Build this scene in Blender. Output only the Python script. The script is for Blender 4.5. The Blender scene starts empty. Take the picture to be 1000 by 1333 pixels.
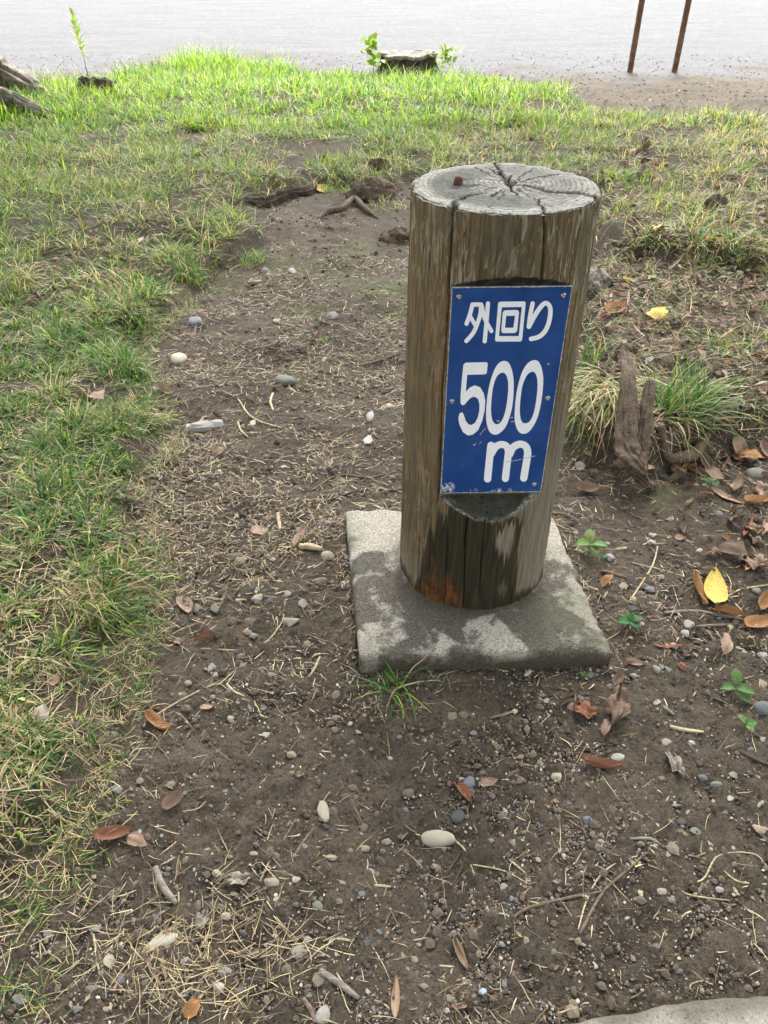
import bpy, math, random
import numpy as np
from mathutils import Vector, Matrix
random.seed(7); RNG = np.random.default_rng(11)
S = bpy.context.scene; COL = S.collection
R = math.radians

# ------------------------------------------------------------------ camera
CAM_H, PITCH, FPX = 1.2, R(37.6), 1001.0
cd = bpy.data.cameras.new('camera'); cam = bpy.data.objects.new('camera', cd); COL.objects.link(cam)
cam.location = (0, 0, CAM_H); cam.rotation_euler = (R(90)-PITCH, 0, 0)
cd.sensor_fit = 'HORIZONTAL'; cd.sensor_width = 36; cd.lens = 36*FPX/1000
cd.clip_start = .02; cd.clip_end = 2000
S.camera = cam
S.render.resolution_x, S.render.resolution_y = 768, 1024
# ------------------------------------------------------------------ light
SUN_EL, SUN_AZ = 52, 8          # hazy sun beyond the open field, high, in front of the camera
w = bpy.data.worlds.new('World'); S.world = w; w.use_nodes = True
wn, wl = w.node_tree.nodes, w.node_tree.links
bg = wn['Background']; sky = wn.new('ShaderNodeTexSky'); sky.sky_type = 'NISHITA'; sky.sun_disc = False
sky.sun_elevation = R(SUN_EL); sky.sun_rotation = R(SUN_AZ); sky.air_density = 1.0; sky.dust_density = 5.0; sky.ozone_density = 1.0
hs = wn.new('ShaderNodeHueSaturation'); hs.inputs['Saturation'].default_value = .2
wl.new(sky.outputs[0], hs.inputs['Color']); wl.new(hs.outputs[0], bg.inputs[0]); bg.inputs[1].default_value = .15
sl = bpy.data.lights.new('sun', 'SUN'); sl.energy = 1.2; sl.angle = R(10); sl.color = (1, .965, .91)
so = bpy.data.objects.new('sun', sl); COL.objects.link(so)
sd = Vector((math.sin(R(SUN_AZ))*math.cos(R(SUN_EL)), math.cos(R(SUN_AZ))*math.cos(R(SUN_EL)), math.sin(R(SUN_EL))))
so.rotation_euler = sd.to_track_quat('Z', 'Y').to_euler(); so.location = sd*40
vs = S.view_settings; vs.view_transform = 'Standard'; vs.look = 'None'; vs.gamma = 1; vs.use_curve_mapping = False
vs.exposure = 2.45

# ------------------------------------------------------------------ maths
def hsh(ix, iy, iz, s):
    h = (ix.astype(np.int64)*374761393 + iy.astype(np.int64)*668265263 + iz.astype(np.int64)*2147483647 + s*974634541) & 0xffffffff
    h = ((h ^ (h >> 13))*1274126177) & 0xffffffff
    return ((h ^ (h >> 16)) & 0xffff)/65535.0
def noise(x, y, z=0, s=0):
    x, y, z = np.broadcast_arrays(np.asarray(x, float), np.asarray(y, float), np.asarray(z, float))
    X, Y, Z = np.floor(x), np.floor(y), np.floor(z); f = [x-X, y-Y, z-Z]
    f = [t*t*(3-2*t) for t in f]; o = 0
    for a in (0, 1):
        for b in (0, 1):
            for c in ((0, 1) if np.any(z) else (0,)):
                wz = 1 if not np.any(z) else (f[2] if c else 1-f[2])
                o = o + (f[0] if a else 1-f[0])*(f[1] if b else 1-f[1])*wz*hsh(X+a, Y+b, Z+c, s)
    return o*2-1
def fbm(x, y, z=0, o=4, s=0):
    t, a = 0, 1
    for i in range(o):
        t = t+a*noise(np.asarray(x)*2**i, np.asarray(y)*2**i, np.asarray(z)*2**i, s+i); a *= .5
    return t
def sst(a, b, x):
    t = np.clip((x-a)/(b-a), 0, 1); return t*t*(3-2*t)
FW = np.array([0, math.cos(PITCH), -math.sin(PITCH)]); UP = np.array([0, math.sin(PITCH), math.cos(PITCH)]); RT = np.array([1., 0, 0])
EYE = np.array([0, 0, CAM_H])
def ray(px, py):
    d = RT*(px-500)/FPX+UP*(666.5-py)/FPX+FW; return d
def gp(px, py, z=0.0):                       # a point of the photograph on the level plane z
    d = ray(px, py); return (EYE+d*((z-CAM_H)/d[2]))
def pix(P):
    d = np.asarray(P)-EYE; z = d@FW; return np.stack([500+FPX*(d@RT)/z, 666.5-FPX*(d@UP)/z], -1)
def poly_sdf(x, y, poly):                    # > 0 inside
    x, y = np.asarray(x, float), np.asarray(y, float); P = np.asarray(poly); dd = np.full(x.shape, 1e9); ins = np.zeros(x.shape, bool)
    for i in range(len(P)):
        a, b = P[i-1], P[i]; e = b-a; L = e@e+1e-12
        t = np.clip(((x-a[0])*e[0]+(y-a[1])*e[1])/L, 0, 1)
        dd = np.minimum(dd, (x-a[0]-t*e[0])**2+(y-a[1]-t*e[1])**2)
        c = (a[1] > y) != (b[1] > y)
        ins ^= c & (x < (b[0]-a[0])*(y-a[1])/(b[1]-a[1]+1e-12)+a[0])
    return np.where(ins, 1, -1)*np.sqrt(dd)
def gpoly(pts): return [gp(*p)[:2] for p in pts]

# ------------------------------------------------------------------ lay of the land
GRASS = gpoly([(350, 262), (318, 285), (345, 318), (318, 332), (265, 355), (232, 395), (185, 440), (180, 480), (205, 540), (208, 600), (170, 640),
               (180, 700), (186, 770), (168, 830), (140, 930), (110, 1010), (80, 1090), (55, 1150), (-10, 1200), (-80, 1340), (-700, 1340), (-1300, 300),
               (-700, 92), (-200, 105), (0, 112), (90, 108), (140, 98), (190, 85), (260, 66), (330, 72), (400, 90), (470, 96), (520, 100), (600, 90), (680, 103), (752, 116),
               (725, 140), (800, 160), (1000, 164), (1400, 172), (1500, 330), (1000, 400), (900, 385), (800, 372), (760, 330), (770, 250), (660, 240), (530, 240), (505, 250), (440, 243), (410, 250)])
RBANK = gpoly([(722, 585), (760, 610), (800, 612), (850, 640), (900, 610), (960, 600), (1060, 560), (1700, 560), (1700, 215), (790, 215), (745, 420)])
FIELD = gpoly([(-4000, 60), (-700, 92), (-200, 104), (0, 112), (90, 108), (190, 85), (260, 66), (330, 72), (400, 90), (470, 96), (600, 90), (690, 100), (760, 99), (860, 97), (1000, 92), (2000, 80), (5000, 40)][::-1]) + [np.array([-400., 500.]), np.array([400., 500.])][::1]
POST = np.array([.1974, 1.3151]); PZ0, PZ1, PR0, PR1 = .05, .8565, .1594, .1525
SLAB = [np.array(p) for p in ((-.048, 1.03), (.455, 1.044), (.412, 1.48), (-.097, 1.51))]
LIP = gpoly([(318, 262), (420, 236), (560, 250), (600, 215), (420, 195), (300, 215)])
def land(x, y):
    x, y = np.asarray(x, float), np.asarray(y, float)
    near = 1-sst(7, 12, y)
    g = poly_sdf(x, y, GRASS); rb = poly_sdf(x, y, RBANK)
    h = .06*sst(-.02, .10, g+.05*fbm(x*5, y*5, s=3))*(1-sst(6.5, 8.5, y))
    h = h+.105*sst(-.01, .11, rb+.02*fbm(x*9, y*9, s=5))*(1-sst(3.2, 5, y))
    h = h+near*(.02*fbm(x*1.3, y*1.3, s=9, o=2)+.012*fbm(x*5, y*5, s=1, o=2)+.0045*fbm(x*22, y*22, s=2, o=3))
    h = h+.05*sst(-.05, .15, poly_sdf(x, y, LIP))*(1-sst(3.6, 4.6, y))
    h = h-.06*sst(7.2, 9.5, y)
    ds = poly_sdf(x, y, SLAB)
    k = sst(-.25, .02, ds); h = h*(1-k)+k*(-.008+.012*np.exp(-((ds+.004)/.016)**2)*(.5+.5*noise(x*40, y*40, s=17))+.02*sst(.30, .46, x)*sst(1.0, 1.2, y)+.01*sst(1.2, 1.5, y))
    return h
def at(px, py, lift=0.0):
    z = 0.0
    for _ in range(6):
        p = gp(px, py, z); z = float(land(p[0], p[1]))
    return np.array([p[0], p[1], z+lift])
def soilness(x, y):
    return (poly_sdf(x, y, GRASS) < 0) & (poly_sdf(x, y, FIELD) < 0) & (poly_sdf(x, y, SLAB) < 0)

# ------------------------------------------------------------------ materials
def mat(name, rough=.8, spec=.3):
    m = bpy.data.materials.new(name); m.use_nodes = True; nt = m.node_tree
    b = nt.nodes['Principled BSDF']; b.inputs['Roughness'].default_value = rough; b.inputs['Specular IOR Level'].default_value = spec
    return m, nt, b
class NT:                                    # small node-writing helper
    def __init__(s, nt): s.nt = nt
    def n(s, t, **k):
        o = s.nt.nodes.new('ShaderNode'+t)
        for a, v in k.items(): setattr(o, a, v)
        return o
    def put(s, sock, v):
        if hasattr(v, 'is_output') or isinstance(v, bpy.types.NodeSocket): s.nt.links.new(v, sock)
        else: sock.default_value = v if not isinstance(v, tuple) or len(v) != 3 or sock.type != 'RGBA' else (*v, 1)
    def mix(s, f, a, b, blend='MIX'):
        o = s.n('Mix', data_type='RGBA', blend_type=blend); s.put(o.inputs[0], f); s.put(o.inputs[6], a); s.put(o.inputs[7], b); return o.outputs[2]
    def math(s, op, a, b=0.0, c=None):
        o = s.n('Math', operation=op); s.put(o.inputs[0], a); s.put(o.inputs[1], b)
        if c is not None: s.put(o.inputs[2], c)
        return o.outputs[0]
    def noise(s, vec, scale, detail=4, rough=.55, dist=0.0):
        o = s.n('TexNoise'); s.put(o.inputs['Vector'], vec); o.inputs['Scale'].default_value = scale; o.inputs['Detail'].default_value = detail
        o.inputs['Roughness'].default_value = rough; o.inputs['Distortion'].default_value = dist; return o.outputs[0]
    def voro(s, vec, scale, out='Distance', feature='F1'):
        o = s.n('TexVoronoi', feature=feature); s.put(o.inputs['Vector'], vec); o.inputs['Scale'].default_value = scale; return o.outputs[out]
    def ramp(s, f, a, b, ca=0.0, cb=1.0):
        o = s.n('MapRange'); s.put(o.inputs[0], f); s.put(o.inputs[1], a); s.put(o.inputs[2], b); s.put(o.inputs[3], ca); s.put(o.inputs[4], cb); o.clamp = True; return o.outputs[0]
    def coord(s, kind='Object'): return s.n('TexCoord').outputs[kind]
    def scale(s, v, sc):
        o = s.n('Mapping'); s.put(o.inputs[0], v); o.inputs['Scale'].default_value = sc; return o.outputs[0]
    def attr(s, name):
        o = s.n('Attribute', attribute_name=name); q = s.n('SeparateColor'); s.nt.links.new(o.outputs['Color'], q.inputs[0]); return q.outputs, o.outputs['Color']
    def bump(s, h, dist, strength=1.0, prev=None):
        o = s.n('Bump'); s.put(o.inputs['Height'], h); o.inputs['Distance'].default_value = dist; o.inputs['Strength'].default_value = strength
        if prev is not None: s.put(o.inputs['Normal'], prev)
        return o.outputs[0]

def m_soil():
    m, nt, b = mat('soil', .95, .2); k = NT(nt); c = k.coord(); (fi, mo, gr), _ = [o for o in [k.attr('mask')]][0]
    n1, n2, n3, n4 = k.noise(c, 3, 5), k.noise(c, 22, 6, .65), k.noise(c, 140, 4, .7), k.noise(c, 520, 3, .7)
    col = k.mix(k.ramp(n1, .38, .62), (.056, .045, .032), (.100, .082, .060))
    col = k.mix(k.ramp(n2, .45, .7), col, (.118, .094, .066))
    col = k.mix(k.ramp(n3, .55, .72), col, (.135, .112, .083))
    col = k.mix(k.ramp(n3, .46, .32), col, (.022, .017, .012))
    col = k.mix(k.ramp(n4, .62, .74), col, (.22, .19, .15))
    mossn = k.math('MULTIPLY', mo, k.ramp(n2, .36, .56))
    col = k.mix(mossn, col, k.mix(n3, (.055, .075, .022), (.13, .16, .06)))
    straw = k.mix(k.ramp(n3, .4, .65), (.030, .024, .015), (.095, .076, .045))
    col = k.mix(k.math('MULTIPLY', gr, .8), col, straw)
    fc = k.mix(k.ramp(k.noise(k.scale(c, (1, 3.2, 1)), .9, 6, .65), .35, .65), (.100, .100, .104), (.124, .124, .127))
    fc = k.mix(k.ramp(k.noise(k.scale(c, (2.2, 1, 1)), 7, 5, .75), .5, .72), fc, (.150, .149, .151))
    fc = k.mix(k.ramp(k.noise(k.scale(c, (1.5, 1, 1)), 14, 4, .7), .56, .72), fc, (.082, .081, .083))
    col = k.mix(fi, col, fc)
    k.put(b.inputs['Base Color'], col)
    nb = k.bump(n2, .014, .8); nb = k.bump(n3, .010, 1.0, nb); nb = k.bump(n4, .0028, 1.0, nb); k.put(b.inputs['Normal'], nb)
    return m
def m_attr(name, rough=.6, transl=0.0, spec=.3, var=.25, scale=60):     # colour from the mesh's own colour attribute (one colour for each blade or stone)
    m, nt, b = mat(name, rough, spec); k = NT(nt); _, c = k.attr('col'); n = k.noise(k.coord(), scale, 3)
    c = k.mix(1.0, c, k.mix(n, (1-var,)*3, (1+var,)*3), 'MULTIPLY'); k.put(b.inputs['Base Color'], c)
    if transl:
        t = k.n('BsdfTranslucent'); k.put(t.inputs[0], k.mix(1.0, c, (1.25, 1.25, .7), 'MULTIPLY')); mx = k.n('MixShader'); mx.inputs[0].default_value = transl
        nt.links.new(b.outputs[0], mx.inputs[1]); nt.links.new(t.outputs[0], mx.inputs[2]); nt.links.new(mx.outputs[0], nt.nodes['Material Output'].inputs[0])
    return m
def m_obj(name, rough=.7, transl=0.0, kind='leaf'):                     # colour from each object's own colour
    m, nt, b = mat(name, rough, .3); k = NT(nt); c0 = k.coord(); oi = k.n('ObjectInfo'); c = oi.outputs['Color']
    ad = k.n('VectorMath', operation='ADD'); k.put(ad.inputs[0], c0); k.put(ad.inputs[1], oi.outputs['Location']); v = ad.outputs[0]
    if kind == 'leaf' and name == 'dead_leaf':
        xy = k.n('SeparateXYZ'); k.put(xy.inputs[0], c0); ay = k.math('ABSOLUTE', xy.outputs[1]); mid = k.ramp(ay, .016, .005)
        vn = k.ramp(k.math('SINE', k.math('MULTIPLY', k.math('SUBTRACT', xy.outputs[0], k.math('MULTIPLY', ay, .8)), 75.0)), .80, 1.0)
        c = k.mix(k.math('MULTIPLY', k.math('MAXIMUM', mid, k.math('MULTIPLY', vn, .45)), .5), c, k.mix(1.0, c, (1.45, 1.4, 1.3), 'MULTIPLY'))
        c = k.mix(k.ramp(k.noise(v, 28, 4, .6), .54, .62), c, k.mix(1.0, c, (.62, .56, .50), 'MULTIPLY'))
    if kind == 'leaf':
        n = k.noise(v, 60, 5, .65); n2 = k.noise(v, 260, 3)
        c = k.mix(k.ramp(n, .55, .68), c, k.mix(1.0, c, (.50, .42, .36), 'MULTIPLY'))
        c = k.mix(k.ramp(n2, .35, .7), k.mix(1.0, c, (.8, .8, .8), 'MULTIPLY'), k.mix(1.0, c, (1.15, 1.15, 1.1), 'MULTIPLY')); k.put(b.inputs['Normal'], k.bump(n, .003, .5))
    elif kind == 'stone':
        n = k.noise(v, 110, 5, .7); n2 = k.noise(v, 420, 3, .7)
        c = k.mix(k.ramp(n, .35, .7), k.mix(1.0, c, (.72, .72, .72), 'MULTIPLY'), k.mix(1.0, c, (1.2, 1.19, 1.16), 'MULTIPLY'))
        c = k.mix(k.ramp(n2, .62, .75), c, k.mix(1.0, c, (.5, .5, .5), 'MULTIPLY'))
        up = k.n('SeparateXYZ'); k.put(up.inputs[0], c0)
        k.put(b.inputs['Normal'], k.bump(n2, .0012, .6, k.bump(n, .003, .5)))
    else:
        n = k.noise(k.scale(c0, (25, 260, 260)), 1, 5, .65)
        c = k.mix(k.ramp(n, .4, .65), k.mix(1.0, c, (.6, .58, .55), 'MULTIPLY'), k.mix(1.0, c, (1.25, 1.25, 1.25), 'MULTIPLY')); k.put(b.inputs['Normal'], k.bump(n, .002, .8))
    k.put(b.inputs['Base Color'], c)
    if transl:
        t = k.n('BsdfTranslucent'); k.put(t.inputs[0], c); mx = k.n('MixShader'); mx.inputs[0].default_value = transl
        nt.links.new(b.outputs[0], mx.inputs[1]); nt.links.new(t.outputs[0], mx.inputs[2]); nt.links.new(mx.outputs[0], nt.nodes['Material Output'].inputs[0])
    return m
def m_bark(name, a, bcol, dark, rough=.9, sc=1.0):
    m, nt, b = mat(name, rough, .2); k = NT(nt); c = k.coord()
    n = k.noise(c, 14*sc, 6, .65); n2 = k.noise(c, 70*sc, 4, .7)
    col = k.mix(k.ramp(n, .35, .65), a, bcol); col = k.mix(k.ramp(n2, .48, .36), col, dark); k.put(b.inputs['Base Color'], col)
    k.put(b.inputs['Normal'], k.bump(n2, .004/sc, .8, k.bump(n, .015/sc, .6))); return m
def m_wood():
    m, nt, b = mat('weathered_timber', .85, .2); k = NT(nt)
    uv = k.n('UVMap', uv_map='uv').outputs[0]; (dp, ru, li), _ = k.attr('mask'); (pa, br, ed), _ = k.attr('mask2')
    g1 = k.noise(k.scale(uv, (48, 2.2, 1)), 1, 7, .64, 2.2); g2 = k.noise(k.scale(uv, (190, 9, 1)), 1, 5, .65, .8); sp = k.noise(k.scale(uv, (60, 30, 1)), 1, 4, .65)
    base = k.mix(k.ramp(g1, .34, .66), (.040, .030, .016), (.150, .113, .060))
    base = k.mix(k.math('MULTIPLY', br, k.ramp(g2, .35, .6)), base, (.180, .114, .050))
    base = k.mix(k.math('MULTIPLY', k.ramp(g2, .46, .34), .7), base, (.060, .044, .026))
    lic = k.noise(k.scale(uv, (78, 12, 1)), 1, 6, .64, 2.2)
    pt_ = k.noise(k.scale(uv, (13, 5, 1)), 1, 4, .6, .8)
    lm = k.math('MULTIPLY', k.math('MULTIPLY', k.ramp(lic, .515, .55), li), k.ramp(pt_, .42, .58, .12, 1.0))
    base = k.mix(k.math('MULTIPLY', k.ramp(pt_, .56, .40), .55), base, k.mix(g1, (.045, .042, .025), (.120, .112, .074)))
    base = k.mix(k.math('MULTIPLY', lm, .9), base, k.mix(g2, (.20, .185, .12), (.40, .38, .28)))
    grey = k.mix(k.ramp(g2, .3, .7), (.115, .098, .068), (.25, .22, .165))
    base = k.mix(pa, base, grey)
    stk = k.noise(k.scale(uv, (110, 7, 1)), 1, 6, .7, .5)
    dj = k.math('ADD', dp, k.math('MULTIPLY', k.math('SUBTRACT', stk, .5), 1.9))
    dm = k.ramp(dj, .30, .72)
    base = k.mix(k.math('MULTIPLY', dm, .93), base, k.mix(k.ramp(stk, .35, .65), (.009, .009, .006), (.042, .036, .020)))
    rm = k.ramp(k.math('ADD', ru, k.math('MULTIPLY', k.math('SUBTRACT', stk, .5), 1.8)), .38, 1.25)
    base = k.mix(rm, base, k.mix(k.ramp(sp, .4, .65), (.055, .022, .008), (.175, .070, .020)))
    base = k.mix(ed, base, k.mix(k.ramp(sp, .45, .6), (.014, .016, .008), (.050, .050, .030)))  # near-black tone paints in the shade on the notch's upper chamfer
    k.put(b.inputs['Base Color'], base); k.put(b.inputs['Roughness'], k.ramp(dm, 0, 1, .9, .5))
    k.put(b.inputs['Normal'], k.bump(g2, .0022, .9, k.bump(lm, .0010, .7, k.bump(g1, .004, .6)))); return m
def m_endgrain(name, ca, cb, dark, ring=760.0):
    m, nt, b = mat(name, .9, .2); k = NT(nt); c = k.coord(); (rim, pt, cr), _ = k.attr('mask')
    sx = k.n('SeparateXYZ'); k.put(sx.inputs[0], c)
    wob = k.math('MULTIPLY', k.math('SUBTRACT', k.noise(c, 14, 3), .5), .012)
    r = k.math('SQRT', k.math('ADD', k.math('MULTIPLY', sx.outputs[0], sx.outputs[0]), k.math('MULTIPLY', sx.outputs[1], sx.outputs[1])))
    r = k.math('ADD', r, wob); ringv = k.math('ADD', k.math('MULTIPLY', k.math('SINE', k.math('MULTIPLY', r, ring)), .5), .5)
    n = k.noise(c, 26, 6, .65); n2 = k.noise(c, 160, 4, .7)
    col = k.mix(k.ramp(n, .36, .62), ca, cb); col = k.mix(k.math('MULTIPLY', k.ramp(ringv, .55, .95), .6), col, dark)
    col = k.mix(k.math('MULTIPLY', pt, k.ramp(n, .30, .46)), col, k.mix(n2, (.055, .055, .048), (.125, .125, .112)))
    col = k.mix(k.ramp(n2, .46, .34), col, dark); col = k.mix(k.math('MULTIPLY', rim, k.ramp(n2, .35, .6)), col, (.30, .30, .27))
    col = k.mix(k.math('MULTIPLY', cr, .85), col, (.035, .031, .022))
    k.put(b.inputs['Base Color'], col); k.put(b.inputs['Normal'], k.bump(ringv, .0012, .6, k.bump(n2, .002, .7))); return m
def m_concrete(name, ca, cb):
    m, nt, b = mat(name, .92, .25); k = NT(nt); c = k.coord(); (dp, mo, di), _ = k.attr('mask')
    n = k.noise(c, 9, 6, .6); n2 = k.noise(c, 210, 5, .85); v = k.voro(c, 420, 'Color'); vd = k.voro(c, 420)
    sp = k.n('SeparateColor'); nt.links.new(v, sp.inputs[0])
    col = k.mix(k.ramp(n2, .38, .62), ca, cb); col = k.mix(k.math('MULTIPLY', k.ramp(sp.outputs[0], .80, .9), .6), col, (.13, .125, .115)); col = k.mix(k.math('MULTIPLY', k.ramp(sp.outputs[1], .86, .93), .6), col, (.50, .48, .43))
    dm = k.ramp(k.math('ADD', dp, k.math('MULTIPLY', k.math('SUBTRACT', k.noise(c, 60, 6, .7), .5), .9)), .34, .60)
    col = k.mix(k.math('MULTIPLY', dm, .90), col, k.mix(k.ramp(n2, .38, .62), (.018, .015, .011), (.120, .104, .078)))
    col = k.mix(k.math('MULTIPLY', k.math('MULTIPLY', mo, k.ramp(n2, .3, .6)), .7), col, (.085, .095, .045))
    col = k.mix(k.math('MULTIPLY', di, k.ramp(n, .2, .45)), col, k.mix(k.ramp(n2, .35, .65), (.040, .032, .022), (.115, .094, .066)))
    k.put(b.inputs['Base Color'], col); k.put(b.inputs['Roughness'], k.ramp(dm, 0, 1, .95, .7)); k.put(b.inputs['Normal'], k.bump(vd, .002, .3, k.bump(n2, .005, 1.0))); return m
def m_print(name, base, rough, chip=False):
    m, nt, b = mat(name, rough, .5); k = NT(nt); c = k.coord(); n = k.noise(c, 220, 4, .7); n2 = k.noise(c, 18, 5, .6)
    if chip:
        sx = k.n('SeparateXYZ'); k.put(sx.inputs[0], c); z = sx.outputs[2]; x = sx.outputs[0]
        low = k.ramp(z, .045, .0); col = k.mix(k.ramp(n2, .35, .7), base, tuple(min(1, v*1.35+.004) for v in base))
        col = k.mix(k.math('MULTIPLY', k.math('MULTIPLY', k.ramp(n, .55, .7), k.ramp(n2, .45, .62)), k.ramp(z, .26, .04, .06, .28)), col, (.19, .175, .16))
        edge = k.math('MULTIPLY', k.ramp(z, .012, .0), k.ramp(k.noise(k.scale(c, (1, 1, .35)), 90, 4, .7), .56, .62)); col = k.mix(edge, col, (.62, .62, .62))
        d = k.math('SQRT', k.math('ADD', k.math('POWER', k.math('ADD', x, .0838), 2.0), k.math('POWER', k.math('ADD', z, -.013), 2.0)))
        sc = k.math('MULTIPLY', k.ramp(d, .016, .007), k.ramp(k.noise(c, 170, 3, .6, 1.), .47, .52)); col = k.mix(sc, col, (.66, .66, .66))
    else:
        col = k.mix(k.ramp(n, .60, .70), base, tuple(v*.72 for v in base))
    k.put(b.inputs['Base Color'], col); k.put(b.inputs['Roughness'], k.ramp(n2, .3, .7, rough-.06, rough+.12)); return m
def m_plain(name, col, rough, metal=0.0, spot=None, sc=40):
    m, nt, b = mat(name, rough, .4); k = NT(nt); c = k.coord(); n = k.noise(c, sc, 5, .65); b.inputs['Metallic'].default_value = metal
    k.put(b.inputs['Base Color'], k.mix(k.ramp(n, .4, .62), col, spot or tuple(v*.7 for v in col))); k.put(b.inputs['Normal'], k.bump(n, .002, .4)); return m
M = dict(soil=m_soil(), grass=m_attr('grass_blade', .55, .42, .3, .15), straw=m_attr('dry_straw', .7, .15), gravel=m_attr('gravel', .85, 0, .25, .3, 240),
         leaf=m_obj('dead_leaf', .65, .12, 'leaf'), green=m_obj('green_leaf', .5, .4, 'leaf'), stone=m_obj('stone', .8, 0, 'stone'), twig=m_obj('twig', .85, 0, 'twig'),
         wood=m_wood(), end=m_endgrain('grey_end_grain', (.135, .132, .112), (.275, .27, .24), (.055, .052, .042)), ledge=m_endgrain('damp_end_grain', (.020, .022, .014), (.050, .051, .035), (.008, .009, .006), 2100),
         concrete=m_concrete('old_concrete', (.19, .172, .13), (.58, .54, .45)), kerb=m_concrete('pale_concrete', (.30, .28, .235), (.43, .405, .345)),
         blue=m_print('blue_print', (.002, .040, .165), .32, True), white=m_print('white_print', (.80, .81, .82), .4), rim=m_plain('worn_plate_edge', (.55, .55, .53), .5, 0, (.20, .19, .17), 160),
         steel=m_plain('screw_steel', (.55, .54, .52), .3, 1, (.28, .27, .26), 300), rust=m_plain('rusty_bolt', (.06, .022, .012), .85, 0, (.11, .05, .03), 200),
         pole=m_plain('rusty_pole', (.085, .032, .018), .7, .1, (.17, .10, .05), 18),
         bark=m_bark('grey_bark', (.12, .105, .085), (.24, .215, .175), (.04, .034, .027)), root=m_bark('brown_root', (.065, .048, .032), (.135, .102, .072), (.020, .015, .010), .9, 2.6),
         rotten=m_bark('dark_stump_wood', (.035, .026, .018), (.085, .066, .046), (.012, .009, .007), .95, 1.2), stumptop=m_bark('pale_stump_top', (.10, .088, .070), (.19, .17, .145), (.20, .18, .15), .9, 1.5),
         crown=m_plain('crown_leaf', (.045, .085, .018), .55, 0, (.07, .12, .03), 3))

# ------------------------------------------------------------------ mesh helpers
def mesh(name, V, quads=None, tris=None, m=None, smooth=False, **attrs):
    me = bpy.data.meshes.new(name); V = np.asarray(V, np.float32).reshape(-1, 3)
    q = np.asarray(quads, np.int32).reshape(-1, 4) if quads is not None else np.zeros((0, 4), np.int32)
    t = np.asarray(tris, np.int32).reshape(-1, 3) if tris is not None else np.zeros((0, 3), np.int32)
    me.vertices.add(len(V)); me.vertices.foreach_set('co', V.ravel())
    nl = q.size+t.size; me.loops.add(nl); me.loops.foreach_set('vertex_index', np.concatenate([q.ravel(), t.ravel()]))
    npoly = len(q)+len(t); me.polygons.add(npoly)
    ls = np.concatenate([np.arange(len(q))*4, len(q)*4+np.arange(len(t))*3]).astype(np.int32)
    me.polygons.foreach_set('loop_start', ls)
    me.polygons.foreach_set('use_smooth', np.full(npoly, bool(smooth)))
    for a, c in attrs.items():
        c = np.asarray(c, np.float32)
        if a == 'uv':
            u = me.uv_layers.new(name='uv'); u.data.foreach_set('uv', c[np.concatenate([q.ravel(), t.ravel()])].ravel()); continue
        c = np.concatenate([c, np.ones((len(c), 1), np.float32)], 1); l = me.attributes.new(a, 'FLOAT_COLOR', 'POINT'); l.data.foreach_set('color', c.ravel())
    me.update(calc_edges=True); me.validate()
    if m: me.materials.append(m)
    return me
def link(name, me, parent=None, loc=None):
    o = bpy.data.objects.new(name, me); COL.objects.link(o)
    if parent is not None: o.parent = parent
    if loc is not None: o.location = loc
    return o
def tag(o, label=None, cat=None, group=None, kind=None):
    for k, v in (('label', label), ('category', cat), ('group', group), ('kind', kind)):
        if v: o[k] = v
    return o
def empty(name, loc, label, cat, group=None):
    o = bpy.data.objects.new(name, None); COL.objects.link(o); o.location = loc; o.empty_display_size = .1; return tag(o, label, cat, group)
def grid_quads(nr, nc, wrap=False, off=0):
    i, j = np.meshgrid(np.arange(nr-1), np.arange(nc if wrap else nc-1), indexing='ij'); j2 = (j+1) % nc
    return (np.stack([i*nc+j, i*nc+j2, (i+1)*nc+j2, (i+1)*nc+j], -1).reshape(-1, 4)+off)
def smooth_path(P, n):
    P = np.asarray(P, float); k = len(P)
    if k == 2: return P[0]+(P[1]-P[0])*np.linspace(0, 1, n)[:, None]
    E = np.vstack([2*P[0]-P[1], P, 2*P[-1]-P[-2]]); u = np.linspace(0, k-1-1e-9, n); i = np.floor(u).astype(int); t = (u-i)[:, None]
    a, b, c, d = E[i], E[i+1], E[i+2], E[i+3]
    return .5*(2*b+(c-a)*t+(2*a-5*b+4*c-d)*t*t+(3*b-a-3*c+d)*t**3)
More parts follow.
